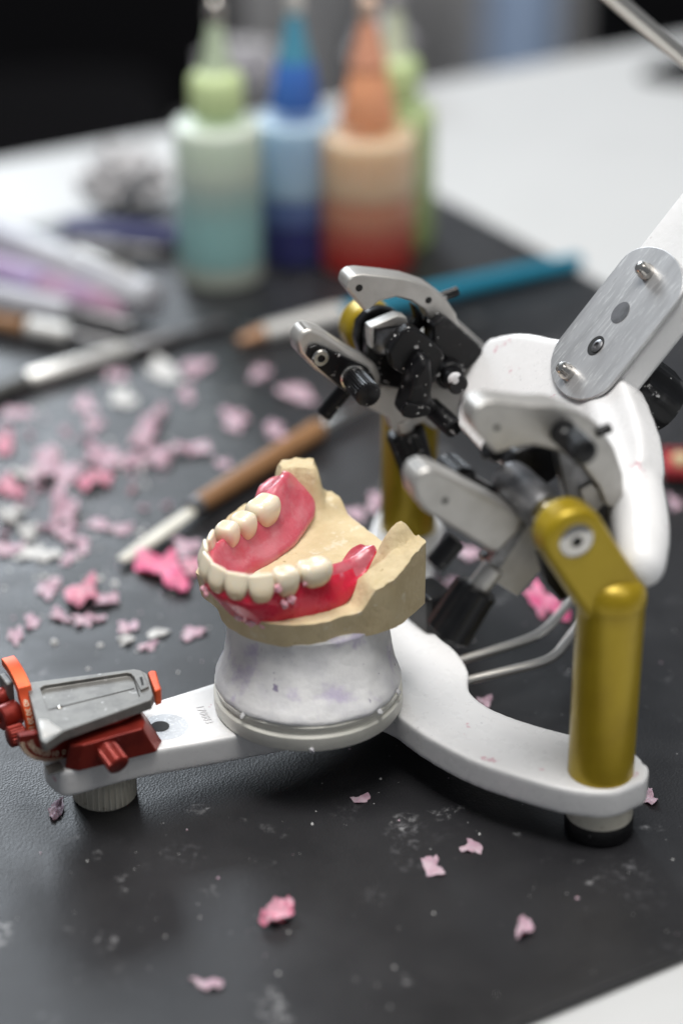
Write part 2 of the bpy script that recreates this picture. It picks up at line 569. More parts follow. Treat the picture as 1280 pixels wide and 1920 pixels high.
cb = thing("storage_cabinet", "grey storage cabinet far behind the coloured bottles", "cabinet", (60, 2700, -750))
obj("carcass", G().box((250, 2900, -300), (1, 0, 0), (0, 1, 0), Z, 620, 250, 450), M["grey_cab"], cb, bevel=10)
for k in range(3):
    d = obj("drawer", G().box((-50 + 300 * k, 2640, -260), (1, 0, 0), (0, 1, 0), Z, 140, 12, 380), M["grey_cab"], cb, bevel=8)
    obj("handle", G().cyl((-100 + 300 * k, 2615, 60), (0 + 300 * k, 2615, 60), 8), M["silver"], d)
bn = thing("blue_post", "slate blue upright post beyond the table behind the bottles", "post", (170, 2100, -750))
obj("body", G().lathe([(36, 6), (36, 760), (34, 770)], (168, 2100, -750), (0, 0, 1), 32), M["blue_cab"], bn)
obj("base", G().lathe([(90, 0), (90, 6), (40, 16)], (168, 2100, -750), (0, 0, 1), 32), M["blue_cab"], bn)
st = thing("round_stool", "pale grey round stool beyond the table", "stool", (75, 2250, -750))
obj("seat", G().lathe([(10, 0), (130, 4), (150, 20), (150, 50), (130, 66), (10, 70)], (85, 2300, -60), (0, 0, 1), 40), M["tyre"], st)
for k in range(4):
    a = k * math.pi / 2 + 0.4
    obj("leg", G().cyl((85 + 160 * math.cos(a), 2300 + 160 * math.sin(a), -750), (85 + 100 * math.cos(a), 2300 + 100 * math.sin(a), -55), 14), M["grey_cab"], st)
db = thing("black_backpack", "black bag standing on the floor beyond the right end of the table", "bag", (430, 2100, -750))
obj("body", G().box((400, 2100, -330), (1, 0, 0), (0, 1, 0), Z, 170, 130, 420), M["dark"], db, bevel=70)
obj("pocket", G().box((400, 1960, -420), (1, 0, 0), (0, 1, 0), Z, 120, 40, 180), M["dark"], db, bevel=30)

# ------------------------------------------------------------------ the articulator
AR = thing("dental_articulator", "white dental articulator with gold pillars, its upper arm flipped open", "dental articulator", (-8.8, 517, 0))

# lower frame: a three armed plate, upper face 18 mm over the mat
near = [(114, 1486), (135, 1486), (180, 1474), (259, 1453), (380, 1431), (470, 1414), (560, 1396), (640, 1372), (718, 1366), (791, 1415),
        (881, 1464), (972, 1496), (1053, 1519), (1110, 1527), (1153, 1525), (1188, 1510)]
right = [(1210, 1484), (1214, 1462)]
far = [(1206, 1440), (1187, 1419), (1130, 1398), (1062, 1384), (972, 1358), (913, 1333), (880, 1304), (877, 1264), (852, 1226), (822, 1200),
       (806, 1160), (808, 1110), (817, 1060), (832, 1005), (826, 970), (800, 945), (765, 932), (727, 945), (699, 985), (690, 1030),
       (680, 1100), (640, 1170), (560, 1230), (480, 1264), (397, 1290), (305, 1319), (160, 1362), (94, 1392), (82, 1410), (84, 1432)]
out = [at(x, y, 11.5) for x, y in near] + [at(x, y, 14) for x, y in right] + [at(x, y, 16.5) for x, y in far]
out = [Vector((p.x, p.y, 10)) for p in out]
out = catmull(out, 3)
base = obj("base_frame", G().prism(out, (0, 0, 8.2)), M["enamel"], AR, remesh=0.6, smit=16)

# feet
c = at(1120, 1553, 0)
ft = obj("foot", G().lathe([(8.6, 4), (8.6, 10.5)], c, Z, 40), M["foot_rubber"], AR)
obj("rubber_pad", G().lathe([(8.4, 0), (8.9, 0.6), (8.9, 4.6), (8.5, 5.2)], c, Z, 48), M["clean_black"], ft)
c2 = at(197, 1490, 0)
obj("foot", G().lathe([(7.8, 0), (8.5, 0.8), (8.5, 10.4)], c2, Z, flute=34, depth=0.045, f0=0.5), M["foot_rubber"], AR)
c3 = at(765, 988, 18); c3.z = 0
ft = obj("foot", G().lathe([(8.6, 4), (8.6, 10.5)], c3, Z, 40), M["foot_rubber"], AR)
obj("rubber_pad", G().lathe([(8.4, 0), (8.9, 0.6), (8.9, 4.6), (8.5, 5.2)], c3, Z, 40), M["clean_black"], ft)

# gold pillars, each with a rounded dome and a stadium-shaped head carrying a steel screw
pr = at(1125, 1445, 18)
pl = at(765, 988, 18)


def stadium(c0, c1, r, n=14):
    """outline (world points) of a capsule between two points, in the plane of the hinge"""
    d = (c1 - c0).normalized()
    s = UF.X.cross(d).normalized()
    o = []
    for k in range(n + 1):
        a = math.pi / 2 + math.pi * k / n
        o.append(c0 + d * math.cos(a) * r + s * math.sin(a) * r)
    for k in range(n + 1):
        a = -math.pi / 2 + math.pi * k / n
        o.append(c1 + d * math.cos(a) * r + s * math.sin(a) * r)
    return o


def pillar(base_pt, ztop, hc, face, cond_dir, cond, screw_face):
    """hc: centre of the head on the hinge line; face: +1 outer face towards +X"""
    b = Vector((base_pt.x, base_pt.y, 17.9))
    pil = obj("pillar", G().lathe([(8.35, 0), (8.35, ztop - 17.9 - 2), (8.35, ztop - 17.9), (8.6, ztop - 17.9 + 0.3), (8.6, ztop - 17.9 + 2.2), (8.0, ztop - 17.9 + 4.4),
                                   (6.6, ztop - 17.9 + 6.2), (4.2, ztop - 17.9 + 7.4), (0.05, ztop - 17.9 + 7.8)], b, Z, 48), M["gold"], AR)
    top = Vector((b.x, b.y, ztop + 0.5))
    # the head plate: from the dome up to the hinge line
    tx = top - UF.X * (top - hc).dot(UF.X)
    o = stadium(hc, tx, 8.0)
    h = obj("pillar_head", G().prism([p - UF.X * 4.6 for p in o], UF.X * 9.2), M["gold"], pil, bevel=2.3, seg=4)
    s0 = hc + UF.X * 4.3 * face
    obj("head_screw", G().lathe([(4.4, 0), (4.4, 0.5), (4.0, 0.8), (1.5, 0.8), (1.4, 0.2)], s0, UF.X * face, 32), M["steel"], pil)
    obj("screw_socket", G().lathe([(1.45, 0), (1.45, 0.45)], s0, UF.X * face, 6), M["hole"], pil)
    # condyle: a short neck and a blunt grey rounded pin pointing inwards
    n0 = hc + cond_dir * 4.0
    obj("condyle_neck", G().lathe([(3.6, 0), (3.6, 4.5), (4.4, 5.0)], n0, cond_dir, 28), M["steel"], pil)
    obj("condyle", G().lathe([(3.6, 4.6), (5.0, 5.2), (5.2, 7), (5.2, cond - 4), (4.9, cond - 2.2), (4.0, cond - 0.9), (2.4, cond - 0.2), (0.05, cond)], n0, cond_dir, 32),
        M["dark_metal"], pil)
    return pil


HR = UF.onx(1064, 998, 64.5)
HL = UF.onx(690, 612, -66)
pillar(pr, 67.5, HR, 1, (UF.w(33, 0, 0) + (UF.onx(940, 885, 36) - UF.w(33, 0, 0)) - HR).normalized(), 24, True)
pillar(pl, 68, HL, -1, (UF.onx(735, 640, -40) - HL).normalized(), 18, False)

# two bent steel rods plugged into the rear of the base
r1 = [at(850, 1243, 14), at(868, 1237, 14), at(930, 1218, 14), at(985, 1200, 13.5), at(1018, 1183, 12.5), at(1045, 1156, 11), at(1072, 1123, 10), at(1100, 1092, 9)]
r2 = [at(860, 1283, 14), at(880, 1275, 14), at(950, 1258, 14), at(1010, 1243, 13.5), at(1040, 1228, 12.5), at(1062, 1202, 11), at(1090, 1168, 10), at(1130, 1132, 9)]
obj("rear_rod", G().tube(catmull(r1, 6, False), 1.35), M["rod"], AR)
obj("rear_rod", G().tube(catmull(r2, 6, False), 1.35), M["rod"], AR)
# dark release catch on the rear arm of the base
obj("rear_catch", G().box(at(806, 1138, 23), TU, TV, Z, 4.5, 6, 6.5), M["clean_black"], AR, bevel=1.5)

# serial number stamped in the arm
def text(name, body, size, origin, X, Y, mtl, parent, align='LEFT', thick=0.03):
    cu = bpy.data.curves.new(name, 'FONT')
    cu.body = body
    cu.size = size * MM
    cu.align_x = align
    cu.extrude = thick * MM
    cu.materials.append(mtl)
    tmp = bpy.data.objects.new(name, cu)
    COL.objects.link(tmp)
    bpy.context.view_layer.update()
    me = bpy.data.meshes.new_from_object(tmp.evaluated_get(bpy.context.evaluated_depsgraph_get()))
    bpy.data.objects.remove(tmp)
    me.materials.clear()
    me.materials.append(mtl)
    o = bpy.data.objects.new(name, me)
    COL.objects.link(o)
    X, Y = Vector(X).normalized(), Vector(Y)
    Y = (Y - X * Y.dot(X)).normalized()
    Zd = X.cross(Y)
    off = Vector(parent["_o"])
    o.parent = parent
    mtx = Matrix((X, Y, Zd)).transposed().to_4x4()
    mtx.translation = (Vector(origin) - off) * MM
    o.matrix_local = mtx
    return o


text("serial_number", "170083", 3.1, at(366, 1324, 18.32), at(401, 1368, 18) - at(372, 1322, 18), at(400, 1335, 18) - at(372, 1342, 18), M["engraving"], base)

# ---- incisal table (red slide, grey tray, graduated dials) at the end of the arm
IT = obj("incisal_table", G().rings([[at(122, 1441, 18), at(148, 1447, 18), at(294, 1411, 18), at(305, 1391, 18), at(276, 1345, 18), at(130, 1385, 18)],
                                      [at(131, 1398, 26), at(158, 1396, 26.5), at(268, 1366, 26.5), at(272, 1352, 26.5), at(256, 1320, 26.5), at(128, 1350, 26)]]),
         M["red"], AR, bevel=0.5)
obj("arm_inlay", G().prism([at(84, 1438, 18.1), at(92, 1454, 18.1), at(122, 1445, 18.1), at(112, 1428, 18.1)], (0, 0, 0.35)), M["tray"], IT, bevel=0.1)
o = [at(x, y, 26.6) for x, y in ((100, 1388), (225, 1358), (262, 1340), (240, 1312), (90, 1330))]
obj("slide_block", G().prism(o, (0, 0, 3.0)), M["red"], IT, bevel=0.4)
# grey tray
TZ = 31.6
tray_o = [at(x, y, TZ) for x, y in ((50, 1283), (58, 1279), (252, 1254), (263, 1256), (277, 1263), (288, 1303), (284, 1312), (119, 1371), (86, 1393), (78, 1388), (62, 1325))]
g = G()
inner = [at(x, y, TZ) for x, y in ((76, 1290), (84, 1285), (238, 1261), (246, 1263), (251, 1270), (262, 1305), (258, 1310), (118, 1362), (100, 1352), (92, 1336), (84, 1312))]
dn = Vector((0, 0, -1.1))
g.rings([[p - Z * 2.9 for p in tray_o], tray_o, inner, [p + dn for p in inner]], cap1=True)
tray = obj("tray", g, M["tray"], IT, bevel=0.25, seg=2)
obj("tray_chamfer_glint", G().rings([[at(73, 1349, TZ + .05), at(88, 1349, TZ + .05), at(117, 1370, TZ + .05), at(82, 1384, TZ + .05)],
                               [at(73, 1349, TZ + .35), at(87, 1349, TZ + .3), at(116, 1370, TZ + .1), at(82, 1383, TZ + .1)]]), M["bright_ferrule"], IT, bevel=0.05)  # pale metal stands in for the bright reflection on the corner chamfer
a0, a1 = at(92, 1331, TZ - 1.08), at(252, 1291, TZ - 1.08)
obj("centre_line", G().cyl(a0, a1, 0.13, n=8), M["hole"], IT)
obj("rivet", G().ball(at(112, 1326, TZ - 1.1), 0.8, sz=0.5), M["steel"], IT)
e0 = at(256, 1276, TZ)
obj("tray_lock", G().prism([at(250, 1268, TZ), at(268, 1262, TZ), at(280, 1290, TZ), at(264, 1297, TZ)], (0, 0, 0.5)), M["tray"], IT, bevel=0.2)
obj("lock_slot", G().prism([at(262, 1270, TZ + .52), at(267, 1269, TZ + .52), at(270, 1284, TZ + .52), at(266, 1285, TZ + .52)], (0, 0, 0.05)), M["hole"], IT)
# orange end stop on the right
o = [at(x, y, 32.4) for x, y in ((277, 1260), (284, 1256), (293, 1257), (299, 1280), (303, 1291), (291, 1296))]
obj("end_stop", G().rings([[p - Z * 4.6 for p in o], o]), M["orange"], IT, bevel=0.4)

# orange graduated side band: an arc rising over the left end of the tray
AX = (at(300, 1330, 18) - at(120, 1380, 18)).normalized()     # along the arm
SD = AX.cross(Z).normalized()                                 # across the arm, towards the viewer
c_b = at(27, 1331, 20.5)
RB = 15.2
rings = []
for k in range(15):
    a = math.radians(-4 + 102 * k / 14)
    rr = RB if k < 8 else RB + 1.3
    rings.append([c_b + (SD * math.cos(a) + Z * math.sin(a) * 0.92) * q - AX * w for q, w in ((rr, 1.7), (rr, -1.9), (rr - 2.4, -1.9), (rr - 2.4, 1.7))])
obj("side_scale", G().rings(rings), M["orange"], IT, bevel=0.25)
for k, t_ in enumerate(("0", "10", "20", "30", "40")):
    a = math.radians(2 + 9.4 * k)
    p = c_b + (SD * math.cos(a) + Z * math.sin(a) * 0.92) * (RB + 0.05)
    tdir = (-SD * math.sin(a) + Z * math.cos(a) * 0.92).normalized()
    text("scale_number", t_, 2.0, p - AX * 1.3, -tdir, AX, M["scale_print"], IT, 'CENTER')
g = G()
for k in range(24):
    a = math.radians(-1 + 2.35 * k)
    p = c_b + (SD * math.cos(a) + Z * math.sin(a) * 0.92) * (RB + 0.02)
    tdir = (-SD * math.sin(a) + Z * math.cos(a)).normalized()
    g.box(p + AX * (1.45 if k % 4 else 1.2), AX, tdir, tdir.cross(AX), 0.35 if k % 4 else 0.6, 0.06, 0.05)
obj("scale_ticks", g, M["scale_print"], IT, smooth=False)
# dark red protractor below the tray, upright, facing the viewer
c_p = at(112, 1362, 26.5) + SD * 1.5
g = G()
n = 26
fr, bk = [], []
for k in range(n + 1):
    a = math.radians(168 + 112 * k / n)
    fr.append(c_p + AX * math.cos(a) * 11.6 + Z * math.sin(a) * 8.6)
for lst in (fr,):
    lst.append(c_p + AX * 3)
g.prism([p + SD * 0.8 for p in fr], -SD * 2.2)
obj("front_scale", g, M["red"], IT, bevel=0.15, seg=2)
g = G()
for k in range(36):
    a = math.radians(182 + 84 * k / 35)
    d = AX * math.cos(a) + Z * math.sin(a) * 0.74
    dd = d.normalized()
    g.box(c_p + d * 11.0 + SD * 0.85, dd, dd.cross(SD), SD, 0.5, 0.06, 0.05)
obj("scale_ticks", g, M["scale_print"], IT, smooth=False)
for k, s in enumerate(("50", "40", "30", "20", "10", "0")):
    a = math.radians(192 + 15.5 * k)
    d = AX * math.cos(a) + Z * math.sin(a) * 0.74
    td = (-AX * math.sin(a) + Z * math.cos(a) * 0.74).normalized()
    text("scale_number", s, 2.1, c_p + d * 9.6 + SD * 0.84, td, -d, M["scale_print"], IT, 'CENTER')
# red knobs
k0 = at(198, 1400, 23)
k1 = k0 + (SD * 0.93 - Z * 0.30 + AX * 0.12) * 7.2
obj("front_knob", G().cyl(k0, k1, 2.95, ch=0.35, flute=22, depth=0.08), M["red"], IT)
k0 = at(40, 1350, 27)
k1 = at(15, 1358, 27.5)
obj("side_knob", G().lathe([(3.0, 0), (3.4, 0.3), (3.4, 5.2), (2.9, 5.6), (1.2, 5.6), (1.1, 5.0)], at(34, 1334, 24), (at(4, 1346, 24) - at(34, 1334, 24)), 28), M["red"], IT)
obj("side_knob", G().cyl(at(46, 1374, 21), at(16, 1383, 21), 2.8, ch=0.35, flute=20, depth=0.08), M["red"], IT)
obj("side_knob", G().cyl(at(16, 1303, 26), at(-10, 1312, 26), 2.6, ch=0.6), M["red"], IT)
obj("knob_bracket", G().box(at(14, 1296, 27), AX, SD, Z, 1.0, 3, 4), M["tray"], IT, bevel=0.5)

# holes in the arm by the tray
ring = obj("bare_metal_ring", G().lathe([(6.2, 0), (6.2, 0.06)], at(309, 1363, 18.18), Z, 40), M["plate"], base)
obj("screw_hole", G().lathe([(2.5, 0), (2.5, 0.05)], at(300, 1362, 18.26), Z, 28), M["hole"], base)

# ---- upper member, flipped open
zb = -22
body_px = [(905, 640), (925, 628), (955, 622), (990, 621), (1030, 630), (1080, 640), (1150, 690), (1178, 742), (1196, 800), (1200, 860), (1172, 890),
           (1110, 866), (1040, 866), (960, 862), (905, 850), (870, 815), (852, 790), (862, 720)]
top = catmull([UF.onz(x, y, zb) for x, y in body_px], 3)
g = G().prism(top, -UF.Z * 10)


def fat_tube(g, pts, n=28):
    """pts: (world point, radius); a smooth limb with rounded ends"""
    ps = [p for p, r in pts]
    path = catmull(ps, 6, False)
    rad = catmull([Vector((r, 0, 0)) for p, r in pts], 6, False)
    rs, m, u = [], len(path), None
    for k, p in enumerate(path):
        t = (path[min(k + 1, m - 1)] - path[max(k - 1, 0)]).normalized()
        u = perp(t)[0] if u is None else (u - t * u.dot(t)).normalized()
        w = t.cross(u)
        rs.append([p + (u * math.cos(2 * math.pi * i / n) + w * math.sin(2 * math.pi * i / n)) * rad[k].x for i in range(n)])
    g.rings(rs)
    for p, r in (pts[0], pts[-1]):
        g.ball(p, r, n=28, m=14)
    return g


fat_tube(g, [(UF.onz(1120, 720, -28), 6.4), (UF.onz(1148, 800, -28), 7.2), (UF.onz(1170, 870, -28), 7.6), (UF.onz(1189, 935, -28), 7.7), (UF.onz(1201, 1000, -28), 7.2), (UF.onz(1201, 1056, -28), 6.3)])
UP = obj("upper_frame", g, M["enamel"], AR, remesh=0.8, smit=30)
# arm: continues up and out to the right; its mounting face is bare metal
arm_px = [(1030, 640), (1196, 464), (1290, 360)]
xl, xr = -13.5, 16.5
arm = [UF.w(x, y, -21.5) for x, y in ((xl, 30), (xl, 128), (0, 134), (14, 132), (xr, 124), (xr, 60), (xr, 30), (10, 24), (-4, 24))]
obj("upper_arm", G().prism(arm, -UF.Z * 9), M["dull_enamel"], UP, bevel=2.2, seg=4)
pc0, pc1 = UF.w(1.8, 30.5, -21.4), UF.w(1.8, 56.5, -21.4)
d = UF.Y
s = UF.X
o = []
R = 15.7
for k in range(21):
    a = math.pi + math.pi * k / 20
    o.append(pc0 + s * math.cos(a) * R + d * math.sin(a) * 10.5)
for k in range(21):
    a = math.pi * k / 20
    o.append(pc1 + s * math.cos(a) * R + d * math.sin(a) * 9.0)
obj("mounting_face", G().prism(o, UF.Z * 0.9), M["plate"], UP, bevel=0.25)
for px, py in ((1066, 700), (1214, 512)):
    p = UF.onz(px, py, -20.5)
    obj("locating_pin", G().lathe([(2.3, 0), (2.3, 1.6), (1.9, 2.2), (1.9, 3.0), (1.4, 3.7), (0.05, 4.0)], p, UF.Z, 28), M["steel"], UP)
p = UF.onz(1162, 586, -20.46)
obj("magnet_hole", G().lathe([(3.2, 0), (3.2, 0.05), (0.05, 0.04)], p, UF.Z, 32), M["dark_metal"], UP)
p = UF.onz(1116, 648, -20.46)
obj("screw_hole", G().lathe([(2.9, 0), (2.9, 0.05), (0.05, 0.04)], p, UF.Z, 32), M["hole"], UP)
obj("hole_screw", G().lathe([(1.7, 0), (1.9, 0.2), (1.4, 0.5), (0.9, 0.5), (0.85, 0.1)], UF.onz(1119, 649, -20.4), UF.Z, 20), M["dark_metal"], UP)
# black thumb screw behind the arm
kb = UF.w(8, 33, -30)
obj("thumb_screw", G().lathe([(7.0, 0), (9.2, 1), (9.2, 11), (8.4, 14), (6.0, 15)], kb, -UF.Z, flute=9, depth=0.10, f0=0.9, f1=12), M["black"], UP)
# incisal pin through the far end of the arm with its black clamp
pin0, pin1 = UF.w(7.0, 104.6, -38), UF.w(7.0, 104.6, 95)
obj("incisal_pin", G().cyl(pin0, pin1, 2.15, n=32), M["rod"], UP)
obj("pin_clamp", G().lathe([(4.0, 0), (5.4, 0.5), (5.4, 6), (4.6, 7), (4.6, 9), (5.6, 10), (5.6, 12)], UF.w(7.0, 104.6, -9.5), UF.Z, flute=12, depth=0.08), M["black"], UP)


# ---- condylar housings
def plate(name, pts, x, t, m, parent, bevel=0.6, smooth_n=0, seg=3):
    o = [UF.onx(px, py, x) for px, py in pts]
    if smooth_n:
        o = catmull(o, smooth_n)
    return obj(name, G().prism(o, -UF.X * t), m, parent, bevel=bevel, seg=seg)


def knob(name, px, py, x, axis, r, L, m, parent, flute=0, depth=0.08, r1=None):
    p = UF.onx(px, py, x)
    return obj(name, G().cyl(p, p + axis.normalized() * L, r, r1, ch=min(r, L) * 0.14, flute=flute, depth=depth), m, parent)


def disc(name, px, py, x, r, t, m, parent, n=28):
    p = UF.onx(px, py, x - 0.02)
    return obj(name, G().lathe([(r, 0), (r, t * 0.7), (r * 0.86, t), (0.05, t)], p, UF.X, n), m, parent)


X_, Y_, Z_ = UF.X, UF.Y, UF.Z
# left housing (seen on its inner side)
xa = -46
LH = plate("condylar_housing", [(649, 541), (653, 525), (664, 516), (680, 514), (722, 518), (764, 524), (806, 538), (836, 560), (856, 590), (861, 612), (846, 622), (826, 622), (808, 603),
                                (795, 582), (770, 565), (742, 558), (712, 566), (690, 582), (684, 585)], xa, 7.5, M["silver"], AR, bevel=0.8)
disc("bracket_hole", 673, 540, xa, 1.05, 0.05, M["hole"], LH)
disc("bracket_hole", 803, 563, xa, 1.0, 0.05, M["hole"], LH)
knob("stop_pin", 826, 556, xa - 5, (Y_ * 0.8 - Z_ * 0.6), 1.3, 5.2, M["black"], LH)
# silver block joining the bracket to the white frame
plate("housing_block", [(864, 606), (933, 670), (918, 706), (890, 760), (850, 798), (812, 806), (740, 760), (735, 715), (800, 640), (840, 600)], xa - 3, 8, M["silver"], LH, bevel=0.5)
plate("lower_wedge", [(700, 735), (740, 700), (800, 735), (812, 775), (800, 790), (776, 800), (738, 812), (727, 782), (690, 765)], xa - 2, 5, M["silver"], LH, bevel=0.5)
# black slider on the block
plate("slide_block", [(812, 612), (832, 594), (846, 602), (906, 655), (902, 668), (880, 690), (862, 700), (812, 650)], xa + 4, 8, M["black"], LH, bevel=0.7)
plate("black_plate", [(728, 662), (752, 622), (768, 613), (782, 616), (829, 655), (833, 668), (826, 708), (800, 730), (770, 712), (735, 690)], xa + 8, 4, M["black"], LH, bevel=0.8)
p0 = UF.onx(812, 640, xa + 4)
# wing nut: a triangular tapered grip
w0 = [UF.onx(x, y, xa + 11) for x, y in ((772, 690), (790, 664), (806, 672), (812, 700), (806, 740), (818, 760), (812, 775), (780, 782), (752, 778), (748, 768), (762, 725))]
obj("wing_nut", G().rings([[p - X_ * 5 for p in w0], w0, [p * 0.75 + sum(w0, Vector()) / len(w0) * 0.25 + X_ * 2 for p in w0]]), M["black"], LH, bevel=0.9)
obj("wing_tip", G().prism([UF.onx(x, y, xa + 12.5) for x, y in ((748, 768), (758, 752), (792, 756), (806, 766), (800, 776), (768, 782), (752, 778))], X_ * 1.6), M["black"], LH, bevel=0.5)
knob("clamp_screw", 835, 693, xa + 2, X_ * 1.0 - Y_ * 0.06, 4.2, 4.5, M["black"], LH)
kk = knob("clamp_pin", 838, 697, xa + 4, X_ * 1.0 - Y_ * 0.05, 2.9, 9.0, M["black"], LH)
obj("paint_blob", G().ball(UF.onx(852, 711, xa + 12.2), 2.1, X_, sz=0.45, n=14, m=8), M["plaster"], LH)
knob("lever_pin", 806, 762, xa + 4, X_ * 0.92 - Z_ * 0.3, 2.9, 12, M["black"], LH)
# lower guide arm: silver capsule with a black face plate, a steel screw and a knurled knob
plate("guide_arm", [(560, 664), (556, 640), (566, 622), (584, 616), (610, 626), (660, 660), (706, 684), (716, 712), (704, 742), (676, 750), (640, 730), (590, 694)], xa + 1, 7.5, M["silver"], LH, bevel=2.2, seg=4)
plate("face_plate", [(575, 668), (580, 652), (594, 647), (612, 653), (690, 690), (704, 712), (700, 738), (676, 748), (655, 742), (600, 694)], xa + 2.4, 1.6, M["black"], LH, bevel=0.5)
p = UF.onx(599, 669, xa + 2.3)
obj("hex_screw", G().lathe([(2.5, 0), (2.5, 1.0), (2.1, 1.4), (1.1, 1.4), (1.0, 0.6)], p, X_, 28), M["steel"], LH)
obj("screw_socket", G().lathe([(1.05, 0), (1.05, 0.75), (0.02, 0.75)], p, X_, 6), M["hole"], LH)
p = UF.onx(660, 706, xa + 2.2)
obj("knurled_collar", G().lathe([(3.6, 0), (3.6, 0.8), (3.2, 1.0)], p, X_, 32), M["steel"], LH)
obj("knurled_knob", G().cyl(p + X_ * 0.9, p + X_ * 13.0, 3.4, 3.7, ch=0.4, flute=26, depth=0.07), M["black"], LH)
knob("stub_pin", 648, 728, xa - 3, -Y_ * 1.0 + Z_ * 0.05, 2.3, 10, M["black"], LH)
# black cheek behind the condyle and its bright edge
plate("black_cheek", [(668, 640), (672, 608), (690, 585), (715, 578), (742, 582), (757, 602), (752, 640), (730, 672), (700, 690), (676, 670)], xa - 7, 4, M["clean_black"], LH, bevel=0.8)
obj("spring_clip", G().prism([UF.onx(x, y, xa - 2) for x, y in ((683, 616), (684, 604), (735, 582), (752, 585), (754, 598), (692, 607), (691, 640), (687, 645))], X_ * 4.0), M["silver"], LH, bevel=0.3)
plate("inner_arch", [(772, 570), (782, 576), (792, 592), (796, 612), (786, 622), (772, 616), (780, 598)], xa - 3, 3, M["clean_black"], LH, bevel=0.4)
plate("dark_core", [(690, 640), (740, 625), (790, 640), (800, 690), (770, 735), (715, 725), (690, 690)], xa - 1, 5, M["black"], LH, bevel=1)
# ribbed black adjusting knob under the housing
kb0 = UF.onx(756, 800, xa - 4)
kb1 = UF.onx(790, 905, xa - 4)
obj("adjusting_stem", G().cyl(kb0 - (kb1 - kb0) * 0.15, kb0 + (kb1 - kb0) * 0.2, 3.0), M["silver"], LH)
obj("adjusting_knob", G().cyl(kb0 + (kb1 - kb0) * 0.05, kb1, 5.6, 4.9, ch=0.7, flute=12, depth=0.10), M["black"], LH)

# right housing (seen on its outer side)
xr_ = 50
RH = plate("condylar_housing", [(888, 806), (884, 784), (892, 764), (910, 754), (932, 752), (1000, 760), (1040, 760), (1082, 772), (1122, 798), (1152, 842), (1168, 890), (1170, 930), (1162, 960),
                                (1136, 950), (1120, 912), (1092, 876), (1050, 848), (1000, 836), (958, 842), (930, 852), (910, 832)], xr_, 7.5, M["silver"], AR, bevel=0.9)
disc("bracket_screw", 931, 802, xr_, 3.2, 0.15, M["silver"], RH)
disc("screw_socket", 931, 802, xr_ + 0.15, 0.8, 0.05, M["hole"], RH)
p = UF.onx(1052, 808, xr_ - 0.2)
obj("lock_knob", G().cyl(p, UF.onx(1097, 850, xr_ + 13.5), 3.3, ch=0.5, flute=24, depth=0.06), M["black"], RH)
knob("stop_pin", 1116, 812, xr_ + 0, (Y_ * 0.8 - Z_ * 0.6), 1.3, 4.0, M["black"], RH)
plate("black_cheek", [(952, 900), (950, 870), (966, 848), (1000, 836), (1040, 836), (1064, 850), (1062, 872), (1040, 900), (1006, 922), (975, 925)], xr_ - 14, 5, M["clean_black"], RH, bevel=1.0)
knob("cheek_pin", 935, 850, xr_ - 14, Z_ * 1.0 - Y_ * 0.15, 2.7, 4.0, M["clean_black"], RH)
plate("cavity_shade_plate", [(1040, 830), (1100, 850), (1150, 900), (1162, 950), (1166, 1000), (1160, 1050), (1130, 1060), (1080, 1000), (1060, 930)], xr_ - 3, 4, M["dark_metal"], RH, bevel=0.6)  # dark plate added to paint the shade inside the bracket's cavity
plate("guide_arm", [(778, 936), (774, 908), (784, 888), (804, 878), (826, 884), (880, 912), (952, 950), (984, 968), (972, 1000), (935, 1038), (920, 1036), (850, 994), (796, 960)], xr_, 8.5, M["silver"], RH, bevel=1.6, seg=4)
disc("guide_screw", 834, 940, xr_, 3.2, 0.15, M["silver"], RH)
disc("screw_socket", 834, 939, xr_ + 0.15, 0.8, 0.05, M["hole"], RH)
p = UF.onx(868, 905, xr_ - 10)
obj("knurled_knob", G().cyl(p, UF.onx(836, 876, xr_ - 20), 4.0, ch=0.5, flute=26, depth=0.06), M["black"], RH)
plate("arm_gasket", [(868, 895), (884, 890), (960, 935), (985, 955), (975, 968), (950, 954)], xr_ - 9, 3, M["black"], RH, bevel=0.4)
knob("stub_pin", 856, 1010, xr_ - 4, -Y_ * 1.0 + Z_ * 0.05, 2.7, 8.5, M["clean_black"], RH)
plate("edge_plate", [(988, 942), (1003, 950), (1000, 972), (930, 1078), (916, 1070), (916, 1058)], xr_ - 3, 6, M["dark_metal"], RH, bevel=0.4)
plate("square_plate", [(996, 980), (1036, 1010), (1030, 1050), (970, 1119), (922, 1088), (928, 1070)], xr_ - 7, 3, M["silver"], RH, bevel=0.3)
plate("dark_gap", [(905, 1042), (915, 1036), (945, 1046), (925, 1072), (912, 1066)], xr_ - 6, 2, M["clean_black"], RH, bevel=0.2)
s0, s1 = UF.onx(926, 1062, xr_ - 4), UF.onx(884, 1116, xr_ - 4)
obj("adjusting_stem", G().cyl(s0, s1, 2.9), M["silver"], RH)
ka, kb_ = UF.onx(896, 1098, xr_ - 4), UF.onx(835, 1192, xr_ - 4)
obj("adjusting_knob", G().cyl(ka, kb_, 5.6, 6.0, ch=0.8, flute=10, depth=0.09), M["clean_black"], RH)
plate("rear_tab", [(1086, 920), (1108, 905), (1128, 922), (1134, 945), (1118, 962), (1096, 950)], xr_ - 2, 3, M["silver"], RH, bevel=0.5)
plate("rear_plate", [(1010, 1040), (1040, 1050), (1078, 1110), (1052, 1128), (1024, 1096)], xr_ + 3, 3, M["clean_black"], RH, bevel=0.5)

